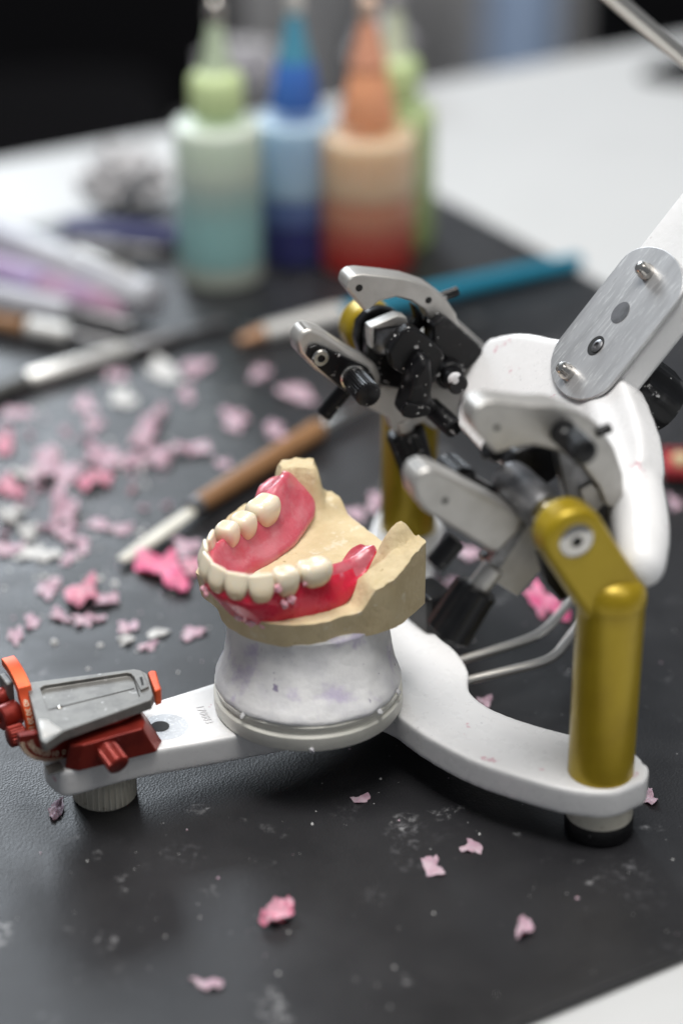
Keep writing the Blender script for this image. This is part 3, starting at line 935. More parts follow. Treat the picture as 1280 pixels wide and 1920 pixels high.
# ------------------------------------------------------------------ plaster mount, stone cast
CC = Vector((-8.8, 517, 0))
CT = thing("dental_cast", "yellow stone jaw cast on a white plaster drum with an ivory plate", "dental cast", (CC.x, CC.y, 18))
obj("mounting_plate", G().lathe([(23.5, 18.05), (24.6, 18.3), (25.0, 19.0), (25.0, 22.3), (24.5, 22.9), (24.1, 23.0), (23.9, 23.6), (24.5, 24.2), (24.7, 25.4), (23.6, 26.0)], CC, Z, 96),
    M["plaster_plate"], CT)
def sstep(a, b, x):
    t = min(1, max(0, (x - a) / (b - a)))
    return t * t * (3 - 2 * t)


prof = [(23.9, 25.6), (24.7, 26.0), (24.7, 26.8), (24.1, 28.2), (23.2, 29.8), (22.4, 31.6), (21.9, 33.4), (21.6, 35.6), (21.4, 38.0), (21.3, 40.5), (21.4, 43.0), (21.5, 44.6), (20, 45.6)]
prof2 = []
for i in range(len(prof) - 1):
    for k in range(3):
        t = k / 3
        prof2.append((prof[i][0] * (1 - t) + prof[i + 1][0] * t, prof[i][1] * (1 - t) + prof[i + 1][1] * t))
g = G()
rs = []
for j, (r, h) in enumerate(prof2):
    ring = []
    for i in range(120):
        a = 2 * math.pi * i / 120
        p = Vector((math.cos(a) * r, math.sin(a) * r, h))
        q = noise.noise(p * 0.13) * 0.5 + noise.noise(p * 0.45 + Vector((7, 3, 1))) * 0.22 + noise.noise(p * 1.3) * 0.08
        rr = r + q
        hz = h + (noise.noise(Vector((math.cos(a) * 5, math.sin(a) * 5, 3.3))) * 0.5 + noise.noise(Vector((math.cos(a) * 14, math.sin(a) * 14, 9))) * 0.35 if j < 3 else 0)
        ring.append(CC + Vector((math.cos(a) * rr, math.sin(a) * rr + 5.5 * sstep(26, 42, h), hz)))
    rs.append(ring)
obj("plaster_mount", g.rings(rs), M["plaster"], CT, sharp=60)
# torn plaster slivers at the plate joint
for a_, z_, r_, sd in ((-1.52, 18.9, 0.9, 1), (-0.72, 25.2, 0.9, 2), (-0.30, 25.4, 0.8, 3), (-2.30, 25.3, 0.7, 4)):
    g = G().ball(CC + Vector((math.cos(a_) * 24.7, math.sin(a_) * 24.7, z_)), r_, n=12, m=8)
    g.v = [v + Vector((noise.noise(v * 1.1 + Vector((sd, 0, 0))), noise.noise(v * 1.1 + Vector((0, sd, 0))), noise.noise(v * 1.1 + Vector((0, 0, sd))))) * r_ * 0.8 for v in g.v]
    obj("plaster_sliver", g, M["plaster"], CT, sharp=40)

PA, RA = Vector((math.cos(math.radians(30)), math.sin(math.radians(30)), 0)), Vector((math.sin(math.radians(30)), -math.cos(math.radians(30)), 0))
OC = Vector((-10, 518, 0))


def cl(p, r, z):
    return OC + PA * p + RA * r + Vector((0, 0, z))


def loc(w):
    q = Vector((w.x, w.y, 0)) - OC
    return (q.dot(PA), q.dot(RA))


rim = [loc(at(x, y, 48.6)) for x, y in ((398, 1116), (406, 1138), (420, 1154), (442, 1168), (469, 1178), (500, 1187), (535, 1191), (575, 1190), (613, 1185), (640, 1174))]
foot = rim + [(8.5, 18.0), (12, 18.6), (17, 18.3), (24, 14.8), (30.6, 11), (31, 9.6), (31.2, 0), (31, -14), (30.7, -36), (30, -38),
        (24, -43), (15, -45), (6, -43.5), (-4, -38), (-14, -29), (-20, -22)]
C0 = Vector((7, -10, 0))


def foot_r(a):
    """radius of the footprint polygon from C0 in direction a"""
    d = Vector((math.cos(a), math.sin(a), 0))
    best = 0
    for i in range(len(foot)):
        p, q = Vector((*foot[i], 0)) - C0, Vector((*foot[(i + 1) % len(foot)], 0)) - C0
        e = q - p
        den = d.x * e.y - d.y * e.x
        if abs(den) < 1e-9:
            continue
        t = (p.x * e.y - p.y * e.x) / den
        s_ = (p.x * d.y - p.y * d.x) / den
        if t > 0 and -1e-6 <= s_ <= 1 + 1e-6:
            best = max(best, t)
    return best


def stone_h(p, r, s):
    h = 51.8 - 3.8 * sstep(0.52, 0.74, s) * sstep(10, 3, p)             # land round the front
    if p < 14:
        h -= 1.0 * sstep(14, 0, p) * sstep(0.5, 0.9, s)
    h += 1.5 * math.exp(-((p - 6) / 9) ** 2 - ((r + 8) / 7) ** 2)       # tongue space swells a little
    # right retromolar pad with its long ridge and trimmed flank
    ridge = sstep(2.5, 11, r + 0.25 * (p - 14)) * sstep(6.5, 11.5, p)
    h = max(h, 51.5 + ridge * (5.8 + 5.0 * sstep(8, 30, p)))
    d2 = ((p - 26.5) / 6.5) ** 2 + ((r - 4.5) / 5.6) ** 2
    h = max(h, 51.5 + 14.6 * math.exp(-d2 * 0.9)) if r > -12 else h
    # left pad: a steep block with a flat ragged top
    u = Vector((p - 20.5, r + 39.5, 0))
    ca, sa = math.cos(math.radians(26)), math.sin(math.radians(26))
    uu, vv = u.x * ca + u.y * sa, -u.x * sa + u.y * ca
    bl = (1 - sstep(4.4, 8.8, abs(uu))) * (1 - sstep(2.6, 7.8, abs(vv)))
    h = max(h, 51.5 + 14.6 * bl) if r < -22 else h
    # ridge under the left of the denture
    rl = sstep(-24, -30, r + 0.15 * p) * sstep(-12, 2, p)
    h = max(h, 51.5 + rl * 4)
    n = noise.noise(Vector((p * 0.35, r * 0.35, 2))) * 0.55 + noise.noise(Vector((p * 1.1, r * 1.1, 5))) * 0.28
    n += noise.noise(Vector((p * 2.3, r * 2.3, 11))) * 0.22
    return h + n * (1.25 if h > 54 else 0.35)


NA, NS = 180, 46
vs, fs = [], []
g = G()
rad = [foot_r(2 * math.pi * i / NA) for i in range(NA)]
tops = [[] for _ in range(NS)]
for k in range(NS):
    s_ = ((k + 1) / NS)
    for i in range(NA):
        a = 2 * math.pi * i / NA
        p, r = C0.x + math.cos(a) * rad[i] * s_, C0.y + math.sin(a) * rad[i] * s_
        tops[k].append(cl(p, r, stone_h(p, r, s_)))
walls = []
for frac in (0.97, 0.9, 0.6, 0.3, 0.0):
    ring = []
    for i in range(NA):
        a = 2 * math.pi * i / NA
        tp = tops[-1][i]
        flare = 1 - 0.05 * (1 - frac) * sstep(0.3, -0.3, math.cos(a))
        p, r = C0.x + math.cos(a) * rad[i] * flare, C0.y + math.sin(a) * rad[i] * flare
        zb_ = 44.2 + 0.5 * noise.noise(Vector((math.cos(a) * 6, math.sin(a) * 6, 1)))
        ww = 0.14 * noise.noise(Vector((p * .3, r * .3, frac * 9)))
        ring.append(cl(p + ww * math.cos(a), r + ww * math.sin(a), zb_ + (tp.z - zb_) * frac))
    walls.append(ring)
g.rings(tops + walls, cap0=True, cap1=True)
obj("stone_model", g, M["stone"], CT, sharp=42)

# ------------------------------------------------------------------ the denture: wax base and eleven teeth
DN = thing("denture", "pink wax lower denture with eleven ivory teeth seated on the stone cast", "denture", tuple(cl(0, -8, 52)))
# stations along the arch: outer bottom, outer mid, outer neck, crest, inner neck, inner mid, inner bottom
def ox(px, py, z):
    return (*loc(at(px, py, z)), z)


ST = [
    (ox(704, 1034, 61.4), (17.8, 6.2, 62.3), (15.8, 2.2, 61.0)),
    (ox(698, 1048, 59.6), (16.2, 5.8, 61.2), (14.0, 0.2, 59.0)),
    (ox(688, 1072, 57.0), (13.0, 6.6, 59.6), (12.6, -0.9, 56.2)),
    (ox(672, 1102, 54.2), (8.5, 7.6, 58.9), (10.8, -0.9, 54.3)),
    (ox(636, 1142, 50.8), (3.0, 9.0, 59.8), (6.5, -1.5, 53.2)),
    (ox(594, 1166, 49.0), (-2.7, 9.5, 60.6), (2.0, -2.2, 52.6)),
    (ox(550, 1178, 48.4), (-9.0, 9.4, 60.6), (-4.0, -3.5, 52.2)),
    (ox(506, 1182, 48.2), (-15.5, 9.2, 60.4), (-9.5, -5.5, 52.2)),
    (ox(468, 1174, 48.4), (-20.8, 7.0, 60.4), (-11.5, -8.0, 52.2)),
    (ox(437, 1158, 48.6), (-24.0, 1.6, 60.6), (-11.0, -10.5, 52.2)),
    (ox(418, 1136, 48.9), (-24.2, -5.5, 61.0), (-9.5, -12.5, 52.2)),
    (ox(405, 1108, 49.3), (-20.6, -13.5, 61.2), (-6.5, -14.0, 52.2)),
    (( -17.5, -22.0, 50.2), (-13.5, -18.5, 61.6), (0.0, -16.0, 52.4)),
    ((-9.5, -27.5, 51.0), (-6.0, -21.5, 61.8), (8.0, -20.0, 52.8)),
    ((-2.0, -31.5, 52.2), (2.0, -26.0, 62.2), (15.0, -25.5, 53.2)),
    ((2.5, -34.5, 56.0), (6.5, -29.8, 63.6), (20.0, -29.5, 54.5)),
    ((5.5, -36.8, 59.5), (10.0, -32.6, 65.2), (22.0, -32.5, 56.5)),
    ((8.0, -38.6, 62.0), (13.0, -35.2, 65.5), (21.8, -35.2, 59.5)),
    ((10.8, -39.2, 63.4), (15.0, -37.0, 65.4), (20.0, -37.0, 62.4)),
    ((13.0, -39.2, 64.0), (15.2, -38.4, 65.2), (17.6, -38.4, 64.0)),
]
P3 = [[Vector(q) for q in s_] for s_ in ST]
ch_ = [catmull([s_[k] for s_ in P3], 5, False) for k in range(3)]
NL = len(ch_[0])
rings = []
for i in range(NL):
    o_, c_, i_ = ch_[0][i], ch_[1][i], ch_[2][i]
    out_d = Vector((o_.x - i_.x, o_.y - i_.y, 0)).normalized()
    env = math.sin(math.pi * min(1, max(0, (i + 1.5) / (NL + 2)))) ** 0.4
    sec = []
    m1 = o_ * 0.6 + c_ * 0.4 + out_d * 1.5 * env - Vector((0, 0, 0.6))
    fr_ = sstep(2, 16, i) * sstep(74, 60, i)
    oc = c_ + out_d * 2.5 * env - Vector((0, 0, 0.8 + 1.7 * fr_))
    ic = c_ - out_d * 2.9 * env + Vector((0, 0, 1.2 * fr_))
    m2 = i_ * 0.55 + c_ * 0.45 - out_d * 0.2 + Vector((0, 0, 0.7 * env))
    dn_ = Vector((0, 0, -2.2))
    ctrl = [o_ + dn_ - out_d * 2, o_, m1, oc, c_ + Vector((0, 0, 0.3)), ic, m2, i_ + Vector((0, 0, 0.6)), i_ + dn_ + out_d * 1.5]
    sp = catmull(ctrl, 4, False)
    for q in sp:
        n_ = noise.noise(q * 0.22) * 0.42 + noise.noise(q * 0.6 + Vector((4, 4, 4))) * 0.2
        q = q + Vector((out_d.x * n_ * .5, out_d.y * n_ * .5, n_ * 0.7))
        sec.append(cl(q.x, q.y, q.z))
    rings.append(sec)
g = G()
n_sec = len(rings[0])
vs = [p for r in rings for p in r]
for k in range(NL - 1):
    for j in range(n_sec):
        jj = (j + 1) % n_sec
        g.m = 0 if j < (15 if k > 12 else 11) and k < NL - 16 else 1
        g.f.append([k * n_sec + j, k * n_sec + jj, (k + 1) * n_sec + jj, (k + 1) * n_sec + j])
        g.mi.append(g.m)
g.v = [Vector(p) for p in vs]
g.f.append(list(range(n_sec))); g.mi.append(1)
g.f.append([(NL - 1) * n_sec + j for j in range(n_sec)]); g.mi.append(1)
obj("wax_base", g, [M["wax_red"], M["wax_pink"]], DN, sub=1)


def tooth(p, r, zt, zn, wid, dep, out, kind, lean=0.0, label=None):
    """out: outward direction in cast coordinates (degrees); wid along the arch, dep across it"""
    a = math.radians(out)
    od = Vector((math.cos(a), math.sin(a), 0))
    sd = Vector((-od.y, od.x, 0))
    H = zt - zn
    rings = []
    NR = 32

    def sq(t, e):
        return math.copysign(abs(t) ** e, t)
    if kind == 'front':
        lev = [(0.0, .42, .45, .0), (.12, .68, .68, .3), (.35, .92, .80, .5), (.55, 1.0, .68, .4), (.75, 1.02, .48, .25), (.9, 1.0, .34, .15), (.97, .96, .25, .1), (1.0, .86, .15, .05)]
    else:
        lev = [(0.0, .42, .5, 0), (.12, .64, .72, .2), (.35, .86, .94, .3), (.6, .98, 1.0, .2), (.8, .98, .93, 0), (.92, .90, .80, -.1), (.98, .78, .62, -.1)]
    e = 0.75 if kind == 'front' else 0.62
    for t, fw, fd, bul in lev:
        ring = []
        for i in range(NR):
            th = 2 * math.pi * i / NR
            x = sq(math.cos(th), e) * wid / 2 * fw
            y = sq(math.sin(th), e) * dep / 2 * fd
            z = zn + H * t
            off = lean * (t - 0.5) * H * 0.1
            if kind == 'front':
                y += bul * 0.8
                off += 0.5 * (1 - t)
            else:
                cus = math.cos(2 * th + math.pi) * 0 + (0.5 if kind == 'molar' else 0.35) * abs(math.sin(th * 1.0)) * abs(math.sin(2 * th if kind == 'molar' else th))
                z += cus * sstep(0.7, 1, t) * 0.9
            q = Vector((p, r, 0)) + sd * x + od * (y + off)
            ring.append(cl(q.x, q.y, z))
        rings.append(ring)
    if kind != 'front':       # occlusal hollow with grooves
        for f, dz in ((.55, 0.05), (.32, -0.45), (.12, -0.7)):
            ring = []
            for i in range(NR):
                th = 2 * math.pi * i / NR
                gro = 0.35 * max(0, math.cos(4 * th if kind == 'molar' else 2 * th)) * f
                x = sq(math.cos(th), 0.75) * wid / 2 * f
                y = sq(math.sin(th), 0.75) * dep / 2 * f * 0.85
                q = Vector((p, r, 0)) + sd * x + od * (y + lean * 0.05 * H)
                cus = (0.5 if kind == 'molar' else 0.35) * abs(math.sin(th)) * abs(math.sin(2 * th if kind == 'molar' else th)) * 0.9
                ring.append(cl(q.x, q.y, zt + dz + cus * f - gro))
            rings.append(ring)
    o = obj("tooth", G().rings(rings), M["tooth"], DN, sub=1)
    if label:
        o["label"] = label
    return o


tooth(1.9, -25.0, 66.2, 58, 10.6, 7.8, -118, 'molar')
tooth(-6.2, -20.8, 65.6, 58, 7.0, 6.8, -118, 'premolar')
tooth(-12.2, -18.4, 65.6, 58, 6.4, 6.4, -124, 'premolar')
tooth(-18.2, -15.6, 65.6, 57.5, 6.4, 5.0, -142, 'front')
tooth(-22.2, -10.8, 66.0, 58.2, 6.4, 4.4, -158, 'front')
tooth(-24.6, -4.9, 65.9, 58.3, 6.7, 4.4, -174, 'front')
tooth(-24.6, 1.0, 65.8, 58.4, 6.2, 4.4, 166, 'front')
tooth(-22.2, 6.2, 65.7, 58.3, 6.3, 4.5, 138, 'front')
tooth(-17.2, 9.4, 65.5, 57.7, 6.9, 5.2, 108, 'front')
tooth(-10.4, 9.9, 65.2, 57.6, 7.0, 6.4, 93, 'premolar')
tooth(-2.3, 10.1, 65.2, 58.4, 9.6, 7.4, 88, 'molar')


# bits of shaved wax clinging to the teeth and the front flange
for p_, r_, z_, R_, sd in ((-13.8, 12.0, 61.6, 1.2, 1), (-10.2, 12.4, 57.6, 1.5, 2), (-12.4, 12.6, 57.0, 1.2, 3), (-26.6, -3.4, 57.6, 1.2, 4), (-26.9, -2.0, 56.8, 0.9, 5),
                           (-20.4, 3.6, 51.2, 1.5, 6), (-18.8, 6.4, 50.6, 1.5, 7), (-16.5, 8.3, 50.2, 1.3, 8), (-6.2, 12.4, 61.0, 0.8, 9), (-9.5, -8.6, 53.2, 1.2, 10)):
    c = cl(p_, r_, z_)
    g = G().ball(c, R_, n=24, m=14)
    g.v = [c + (v - c) * (0.8 + 0.55 * noise.noise((v - c) * (1.3 / R_) + Vector((sd * 7, 0, 0)))) + Vector((0, 0, 0.25 * noise.noise(v * 2.1))) for v in g.v]
    obj("wax_chip", g, M["wax_chip"], DN, sharp=80)

# ------------------------------------------------------------------ wax shavings
def shaving(c, w, h, rot, seed, m, name="wax_shaving", thick=0.35, lift=0.8, jag=0.35, parent=None, outline=None):
    """a torn, curled flake; outline = world points of its edge, else a random ragged one"""
    rd = random.Random(seed)
    sd_ = rd.uniform(0, 100)
    edge = []
    if outline:
        m_ = len(outline)
        for i in range(m_):
            for k in range(3):
                q = outline[i].lerp(outline[(i + 1) % m_], k / 3) - c
                edge.append(q + Vector((rd.uniform(-1, 1), rd.uniform(-1, 1), 0)) * 0.02 * (w + h))
    else:
        n = 44
        ph = [rd.uniform(0, 6.28) for _ in range(4)]
        ca, sa = math.cos(rot), math.sin(rot)
        for i in range(n):
            a = 2 * math.pi * i / n
            rr = 1 + jag * (0.5 * math.sin(2 * a + ph[0]) + 0.5 * math.sin(3 * a + ph[1]) + 0.35 * math.sin(5 * a + ph[2]))
            rr += 0.5 * noise.noise(Vector((math.cos(a) * 2.6, math.sin(a) * 2.6, sd_))) + rd.uniform(-.10, .10)
            rr = max(0.22, rr)
            x, y = math.cos(a) * rr * w / 2, math.sin(a) * rr * h / 2
            edge.append(Vector((x * ca - y * sa, x * sa + y * ca, 0)))
    up, lo_ = [], []
    for f in (1.0, 0.86, 0.66, 0.42, 0.15):
        ru, rl_ = [], []
        for q in edge:
            x, y = q.x * f, q.y * f
            nn = noise.noise(Vector((x / max(w, 1) * 2.4, y / max(w, 1) * 2.4, sd_))) + 0.55 * noise.noise(Vector((x / max(w, 1) * 7, y / max(w, 1) * 7, sd_ + 9)))
            zz = max(0.03, lift * (0.42 + 0.95 * nn))
            t = thick * (0.35 + 0.65 * min(1, (1 - f) * 3))
            ru.append(c + Vector((x, y, zz + t)))
            rl_.append(c + Vector((x, y, zz)))
        up.append(ru); lo_.append(rl_)
    g = G().rings(lo_[::-1] + up)
    return obj(name, g, m, parent, sharp=35)


def tr(dx, dy, k, pts):
    return [(dx + x / k, dy + y / k) for x, y in pts]


OUT = {
    (515, 1722): tr(0, 1400, 2, [(970, 680), (985, 655), (1000, 640), (1000, 620), (1040, 610), (1090, 603), (1102, 620), (1100, 645), (1075, 670), (1030, 685), (990, 690)]),
    (388, 1846): tr(0, 1400, 2, [(712, 875), (740, 872), (760, 882), (800, 872), (832, 878), (838, 895), (825, 910), (800, 905), (775, 920), (755, 908), (735, 890)]),
    (982, 1746): tr(640, 1400, 2, [(655, 690), (670, 655), (685, 650), (705, 668), (720, 690), (715, 705), (690, 715), (660, 730), (650, 722)]),
    (808, 1625): tr(640, 1400, 2, [(297, 422), (330, 415), (345, 420), (357, 403), (362, 430), (355, 445), (365, 468), (385, 468), (392, 480), (375, 487), (318, 487), (305, 450)]),
    (882, 1588): tr(640, 1400, 2, [(437, 387), (470, 370), (468, 348), (480, 346), (510, 360), (520, 375), (530, 378), (520, 403), (500, 395), (490, 402), (470, 397), (450, 400)]),
    (676, 1498): tr(640, 1400, 2, [(32, 195), (60, 195), (72, 185), (100, 177), (110, 195), (95, 210), (60, 217), (45, 213)]),
    (1212, 1497): tr(640, 1400, 2, [(1120, 210), (1135, 190), (1150, 158), (1165, 170), (1170, 195), (1187, 200), (1175, 220), (1160, 228), (1140, 215)]),
    (105, 1518): tr(0, 1400, 2, [(180, 240), (205, 215), (238, 193), (243, 230), (235, 262), (200, 280), (190, 265)]),
    (305, 1070): tr(0, 800, 2.909, [(735, 770), (760, 715), (820, 705), (880, 730), (950, 720), (975, 760), (960, 820), (1000, 880), (930, 900), (900, 890), (860, 830), (800, 820), (750, 800)]),
    (345, 1086): tr(0, 800, 2.909, [(955, 735), (985, 790), (1030, 850), (1045, 880), (1020, 915), (960, 910), (900, 885), (905, 800)]),
    (382, 1055): tr(0, 800, 2.909, [(975, 760), (1080, 735), (1115, 765), (1090, 800), (1030, 830)]),
    (152, 1118): tr(0, 800, 2.909, [(345, 935), (400, 880), (470, 860), (510, 830), (530, 860), (530, 930), (540, 960), (510, 975), (430, 1000), (370, 985)]),
    (198, 1132): tr(0, 800, 2.909, [(520, 930), (590, 940), (650, 930), (645, 970), (560, 990), (510, 980)]),
}
# (photo px, py, width px, height px, turn, material, lift, label)
SH = [
    (515, 1722, 66, 40, .35, 'flake_pink', 4.2, "thick rough pink wax lump alone near the front of the mat"),
    (388, 1846, 60, 24, -.1, 'flake', 1.0, "narrow pale pink shaving nearest the front edge of the mat"),
    (982, 1746, 36, 40, .2, 'flake', 2.0, "small upright pale pink chip right of centre near the mat front"),
    (808, 1625, 44, 44, 1.0, 'flake', 0.8, "pale pink L-shaped shaving lying below the right arm of the base"),
    (882, 1588, 46, 28, 0, 'flake', 0.8, "flat pale pink leaf-shaped shaving just behind the L-shaped one"),
    (676, 1498, 42, 20, .1, 'flake', 0.8, "dull pink shaving in the shadow under the plaster drum"),
    (105, 1518, 36, 42, .8, 'flake', 1.6, "pale pink angular chip beside the ivory fluted foot"),
    (1212, 1497, 40, 36, .3, 'flake', 1.4, "pink jagged shaving peeking out behind the black rubber foot"),
    (910, 1316, 32, 16, 0, 'flake', 0.8, "small dull pink shaving inside the curve of the base arm"),
    (1021, 1132, 58, 70, .2, 'flake_hot', 1.6, "broad pink wax sheet fragment under the gold pillar head"),
    (305, 1070, 95, 44, -.35, 'flake_hot', 4.6, "large bright pink wax curl between the wax knife blade and the denture"),
    (345, 1086, 50, 58, .2, 'flake_hot', 3.6, "bright pink folded wax piece touching the large curl by the knife"),
    (382, 1055, 48, 30, .3, 'flake_pink', 3.0, "paler pink wax bit tucked against the left side of the denture"),
    (152, 1118, 70, 60, .5, 'flake_pink', 4.0, "mid pink crumpled wax curl left of the plaster drum"),
    (198, 1132, 48, 26, .2, 'flake', 2.4, "light pink tail of wax at the right of the crumpled curl"),
    (162, 1165, 50, 26, 0, 'flake', 1.8, "oval light pink shaving just below the crumpled curl"),
    (112, 1157, 32, 24, .4, 'flake', 1.4, "round whitish pink shaving left of the oval one"),
    (360, 1189, 42, 22, .5, 'flake', 1.2, "small pale pink sliver close to the plaster drum's left side"),
    (240, 1178, 34, 24, 0, 'flake', 1.0, "small pale pink chip halfway between the curl and the drum"),
    (280, 1214, 26, 20, 0, 'flake', 1.0, "tiny pink round chip behind the incisal table's orange end stop"),
    (30, 1195, 24, 30, .2, 'flake', 1.0, "small dusky pink chip at the left edge above the red knobs"),
    (100, 885, 120, 78, .1, 'flake', 5.0, "wide pale pink heap piece in the shavings pile at far left"),
    (118, 958, 60, 96, .1, 'flake', 4.0, "long pale pink strip hanging down from the pile towards the viewer"),
    (180, 905, 58, 46, .2, 'flake_pink', 4.0, "rosier pink shaving at the right of the left pile"),
    (190, 862, 60, 76, .3, 'flake', 3.5, "pale pink ragged shaving above the rosier one"),
    (60, 895, 70, 34, .2, 'flake_white', 3.0, "whitish slab lying on the left pile of shavings"),
    (18, 918, 60, 44, 0, 'flake_pink', 3.0, "pink shaving cut by the left edge of the photo beside the pile"),
    (278, 812, 52, 92, -.2, 'flake', 4.0, "tall pale pink shaving at the top of the middle cluster"),
    (250, 868, 58, 44, .2, 'flake', 3.0, "broad pale lilac pink shaving at the lower left of the middle cluster"),
    (300, 862, 60, 44, .4, 'flake', 3.0, "pale pink shaving at the foot of the middle cluster"),
    (356, 846, 86, 34, .25, 'flake', 3.0, "long pale pink shaving stretching right from the middle cluster"),
    (442, 790, 58, 40, 0, 'flake', 2.0, "lone pale pink shaving above the wooden handle"),
    (560, 742, 52, 46, .3, 'flake', 2.0, "round pink shaving below the knurled black knob"),
    (520, 816, 42, 50, .3, 'flake', 2.0, "dull pink shaving against the wooden knife handle"),
    (366, 694, 48, 40, 0, 'flake', 2.0, "pink round shaving left of the copper brush ferrule"),
    (350, 742, 36, 34, 0, 'flake', 1.4, "faint mauve chip below the round pink shaving"),
    (160, 760, 42, 38, 0, 'flake', 1.4, "faint dusky pink chip under the steel probe"),
    (176, 798, 34, 32, 0, 'flake', 1.4, "faint greyish pink chip left of the tall shaving"),
    (220, 706, 44, 24, 0, 'flake', 1.4, "dusky flat shaving directly under the steel probe's grip"),
    (8, 838, 46, 40, 0, 'flake_pink', 2.0, "muted pink shaving at the left edge above the pile"),
    (28, 778, 60, 32, 0, 'flake', 1.2, "faint mauve shaving at the left edge below the steel probe"),
    (306, 698, 60, 48, .5, 'flake_white', 1.4, "translucent white chip right of the probe, upper of the two"),
    (232, 750, 56, 40, .2, 'flake_white', 1.4, "translucent grey white chip, lower of the two by the probe"),
    (20, 968, 56, 44, .2, 'flake_white', 2.4, "white plaster lump at the left edge below the pile"),
    (54, 1000, 40, 36, 0, 'flake_white', 2.0, "greyish white plaster lump right of the lump at the left edge"),
    (122, 1004, 46, 36, .4, 'flake', 2.0, "whitish pink chip between the strip and the wax curls"),
    (188, 986, 48, 26, .5, 'flake', 1.4, "dusky mauve shaving right of the hanging strip"),
    (232, 994, 38, 30, 0, 'flake', 1.4, "pale pink round chip left of the knife blade tip"),
    (154, 1020, 30, 28, 0, 'flake', 1.0, "small mauve round chip above the crumpled curl"),
    (14, 1032, 46, 30, 0, 'flake', 1.6, "pale pink shaving at the left edge beneath the white lumps"),
    (130, 1048, 26, 24, 0, 'flake', 0.8, "tiny greyish mauve chip above the crumpled curl's left"),
    (90, 1108, 50, 30, .2, 'flake', 1.4, "dull mauve shaving touching the left of the crumpled curl"),
    (237, 1202, 26, 22, 0, 'flake_white', 1.2, "white round crumb right of the oval shaving"),
    (296, 1190, 34, 20, 0, 'flake_white', 1.0, "grey white flat crumb left of the pale pink sliver"),
    (350, 1028, 60, 26, .4, 'flake', 1.4, "dusky pink shaving in the shadow under the knife blade"),
    (668, 966, 40, 26, 0, 'flake', 1.0, "faint pink shaving on the mat behind the cast's left pad"),
    (702, 942, 36, 40, 0, 'flake', 1.2, "faint pink chip between the cast and the rear gold pillar"),
    (880, 1040, 36, 30, 0, 'flake', 1.0, "faint pink chip seen under the right guide arm"),
    (840, 1095, 30, 20, 0, 'flake', 0.8, "small faint pink chip beside the big black adjusting knob"),
    (1262, 945, 30, 26, 0, 'flake', 1.0, "faint pink chip at the right edge below the red tray"),
    (418, 872, 30, 24, 0, 'flake', 1.0, "faint pink chip left of the wooden handle's end"),
    (60, 1168, 28, 22, 0, 'flake', 1.0, "faint mauve chip left of the round whitish shaving"),
    (488, 700, 36, 28, 0, 'flake', 1.0, "dim pink chip on the mat below the tin ferrule"),
    (70, 1040, 60, 30, .3, 'flake_white', 1.4, "dusty grey white smear of plaster left of the mauve chip"),
]
for k, (px, py, w, h, rot, m, lift, lab) in enumerate(SH):
    c = at(px, py, 0)
    dep = c.y * CP + HC * SP
    pxmm = F / dep
    el = math.atan2(HC, c.y)
    hh = h / pxmm / math.sin(el)
    if lift > 2.0:
        hh *= 0.75
    if py < 1010:
        w, hh = w * 0.86, hh * 0.86
    ol = [at(x, y, 0.05) for x, y in OUT[(px, py)]] if (px, py) in OUT else None
    if ol:
        c = sum(ol, Vector()) / len(ol)
        c.z = 0
    sv = shaving(c + Vector((0, 0, 0.05)), w / pxmm * 0.96, hh * 0.96, rot, 100 + k, M[m], thick=0.4 if lift < 2 else 0.9, lift=lift * 0.8, jag=0.42, outline=ol)
    if m == 'flake_white':
        sv.name = "plaster_chip"
        tag(sv, lab, "plaster chip", "plaster chips on the black mat")
    else:
        tag(sv, lab, "wax shaving", "pink wax shavings on the black mat")

rd = random.Random(29)
BIG = [(x, y, lab) for x, y, *_, lab in SH]
used = set()
for k in range(60):
    px, py = rd.gauss(130, 85), rd.gauss(905, 62)
    w = rd.uniform(2.2, 5.2)
    if not (5 < px < 370 and 790 < py < 1040):
        continue
    bx, by, lab = min(BIG, key=lambda b: (b[0] - px) ** 2 + 2.5 * (b[1] - py) ** 2)
    side = ("just left of" if px < bx else "just right of") if abs(px - bx) > 1.5 * abs(py - by) else ("just behind" if py < by else "just in front of")
    words = ("small pink wax crumb " + side + " the " + lab).split()
    if len(words) > 16:
        words = ("wax crumb " + side + " the " + lab).split()
    lb = " ".join(words)
    if len(words) > 16 or lb in used:
        continue
    used.add(lb)
    c = at(px, py, 0.05)
    sv = shaving(c, w, w * rd.uniform(.6, 1.1), rd.uniform(0, 3.1), 400 + k, M[rd.choice(("flake", "flake", "flake", "flake_pink"))], thick=0.4, lift=rd.uniform(0.8, 2.2), jag=0.42)
    tag(sv, lb, "wax shaving", "pink wax shavings on the black mat")

# uncountable crumbs of plaster and wax over the whole mat
rd = random.Random(11)
g = G()
pts = []
for k in range(900):
    if k < 150 or k >= 520:
        px, py = rd.gauss(130, 120), rd.gauss(960, 120)
    elif k < 360:
        px, py = rd.uniform(0, 1280), rd.uniform(1180, 1900)
    else:
        px, py = rd.uniform(0, 1280), rd.uniform(620, 1300)
    c = at(px, py, 0)
    u_, v_ = c.dot(TU), c.dot(TV)
    if not (-60 < u_ < 525 and 335 < v_ < 850):
        continue
    r = min(1.5, 0.12 + rd.expovariate(5.0))
    if 150 <= k < 520:
        r *= 0.6
        if k < 360 and k % 2:
            continue
    g.m = rd.choice((0, 0, 0, 1))
    rr = [rd.uniform(.6, 1.3) for _ in range(7)]
    ring = [c + Vector((math.cos(i * .898) * r * rr[i], math.sin(i * .898) * r * rr[i] * 1.2, 0.03)) for i in range(7)]
    ring2 = [c + (p - c) * 0.55 + Vector((0, 0, r * 0.6)) for p in ring]
    g.rings([ring, ring2], cap0=False)
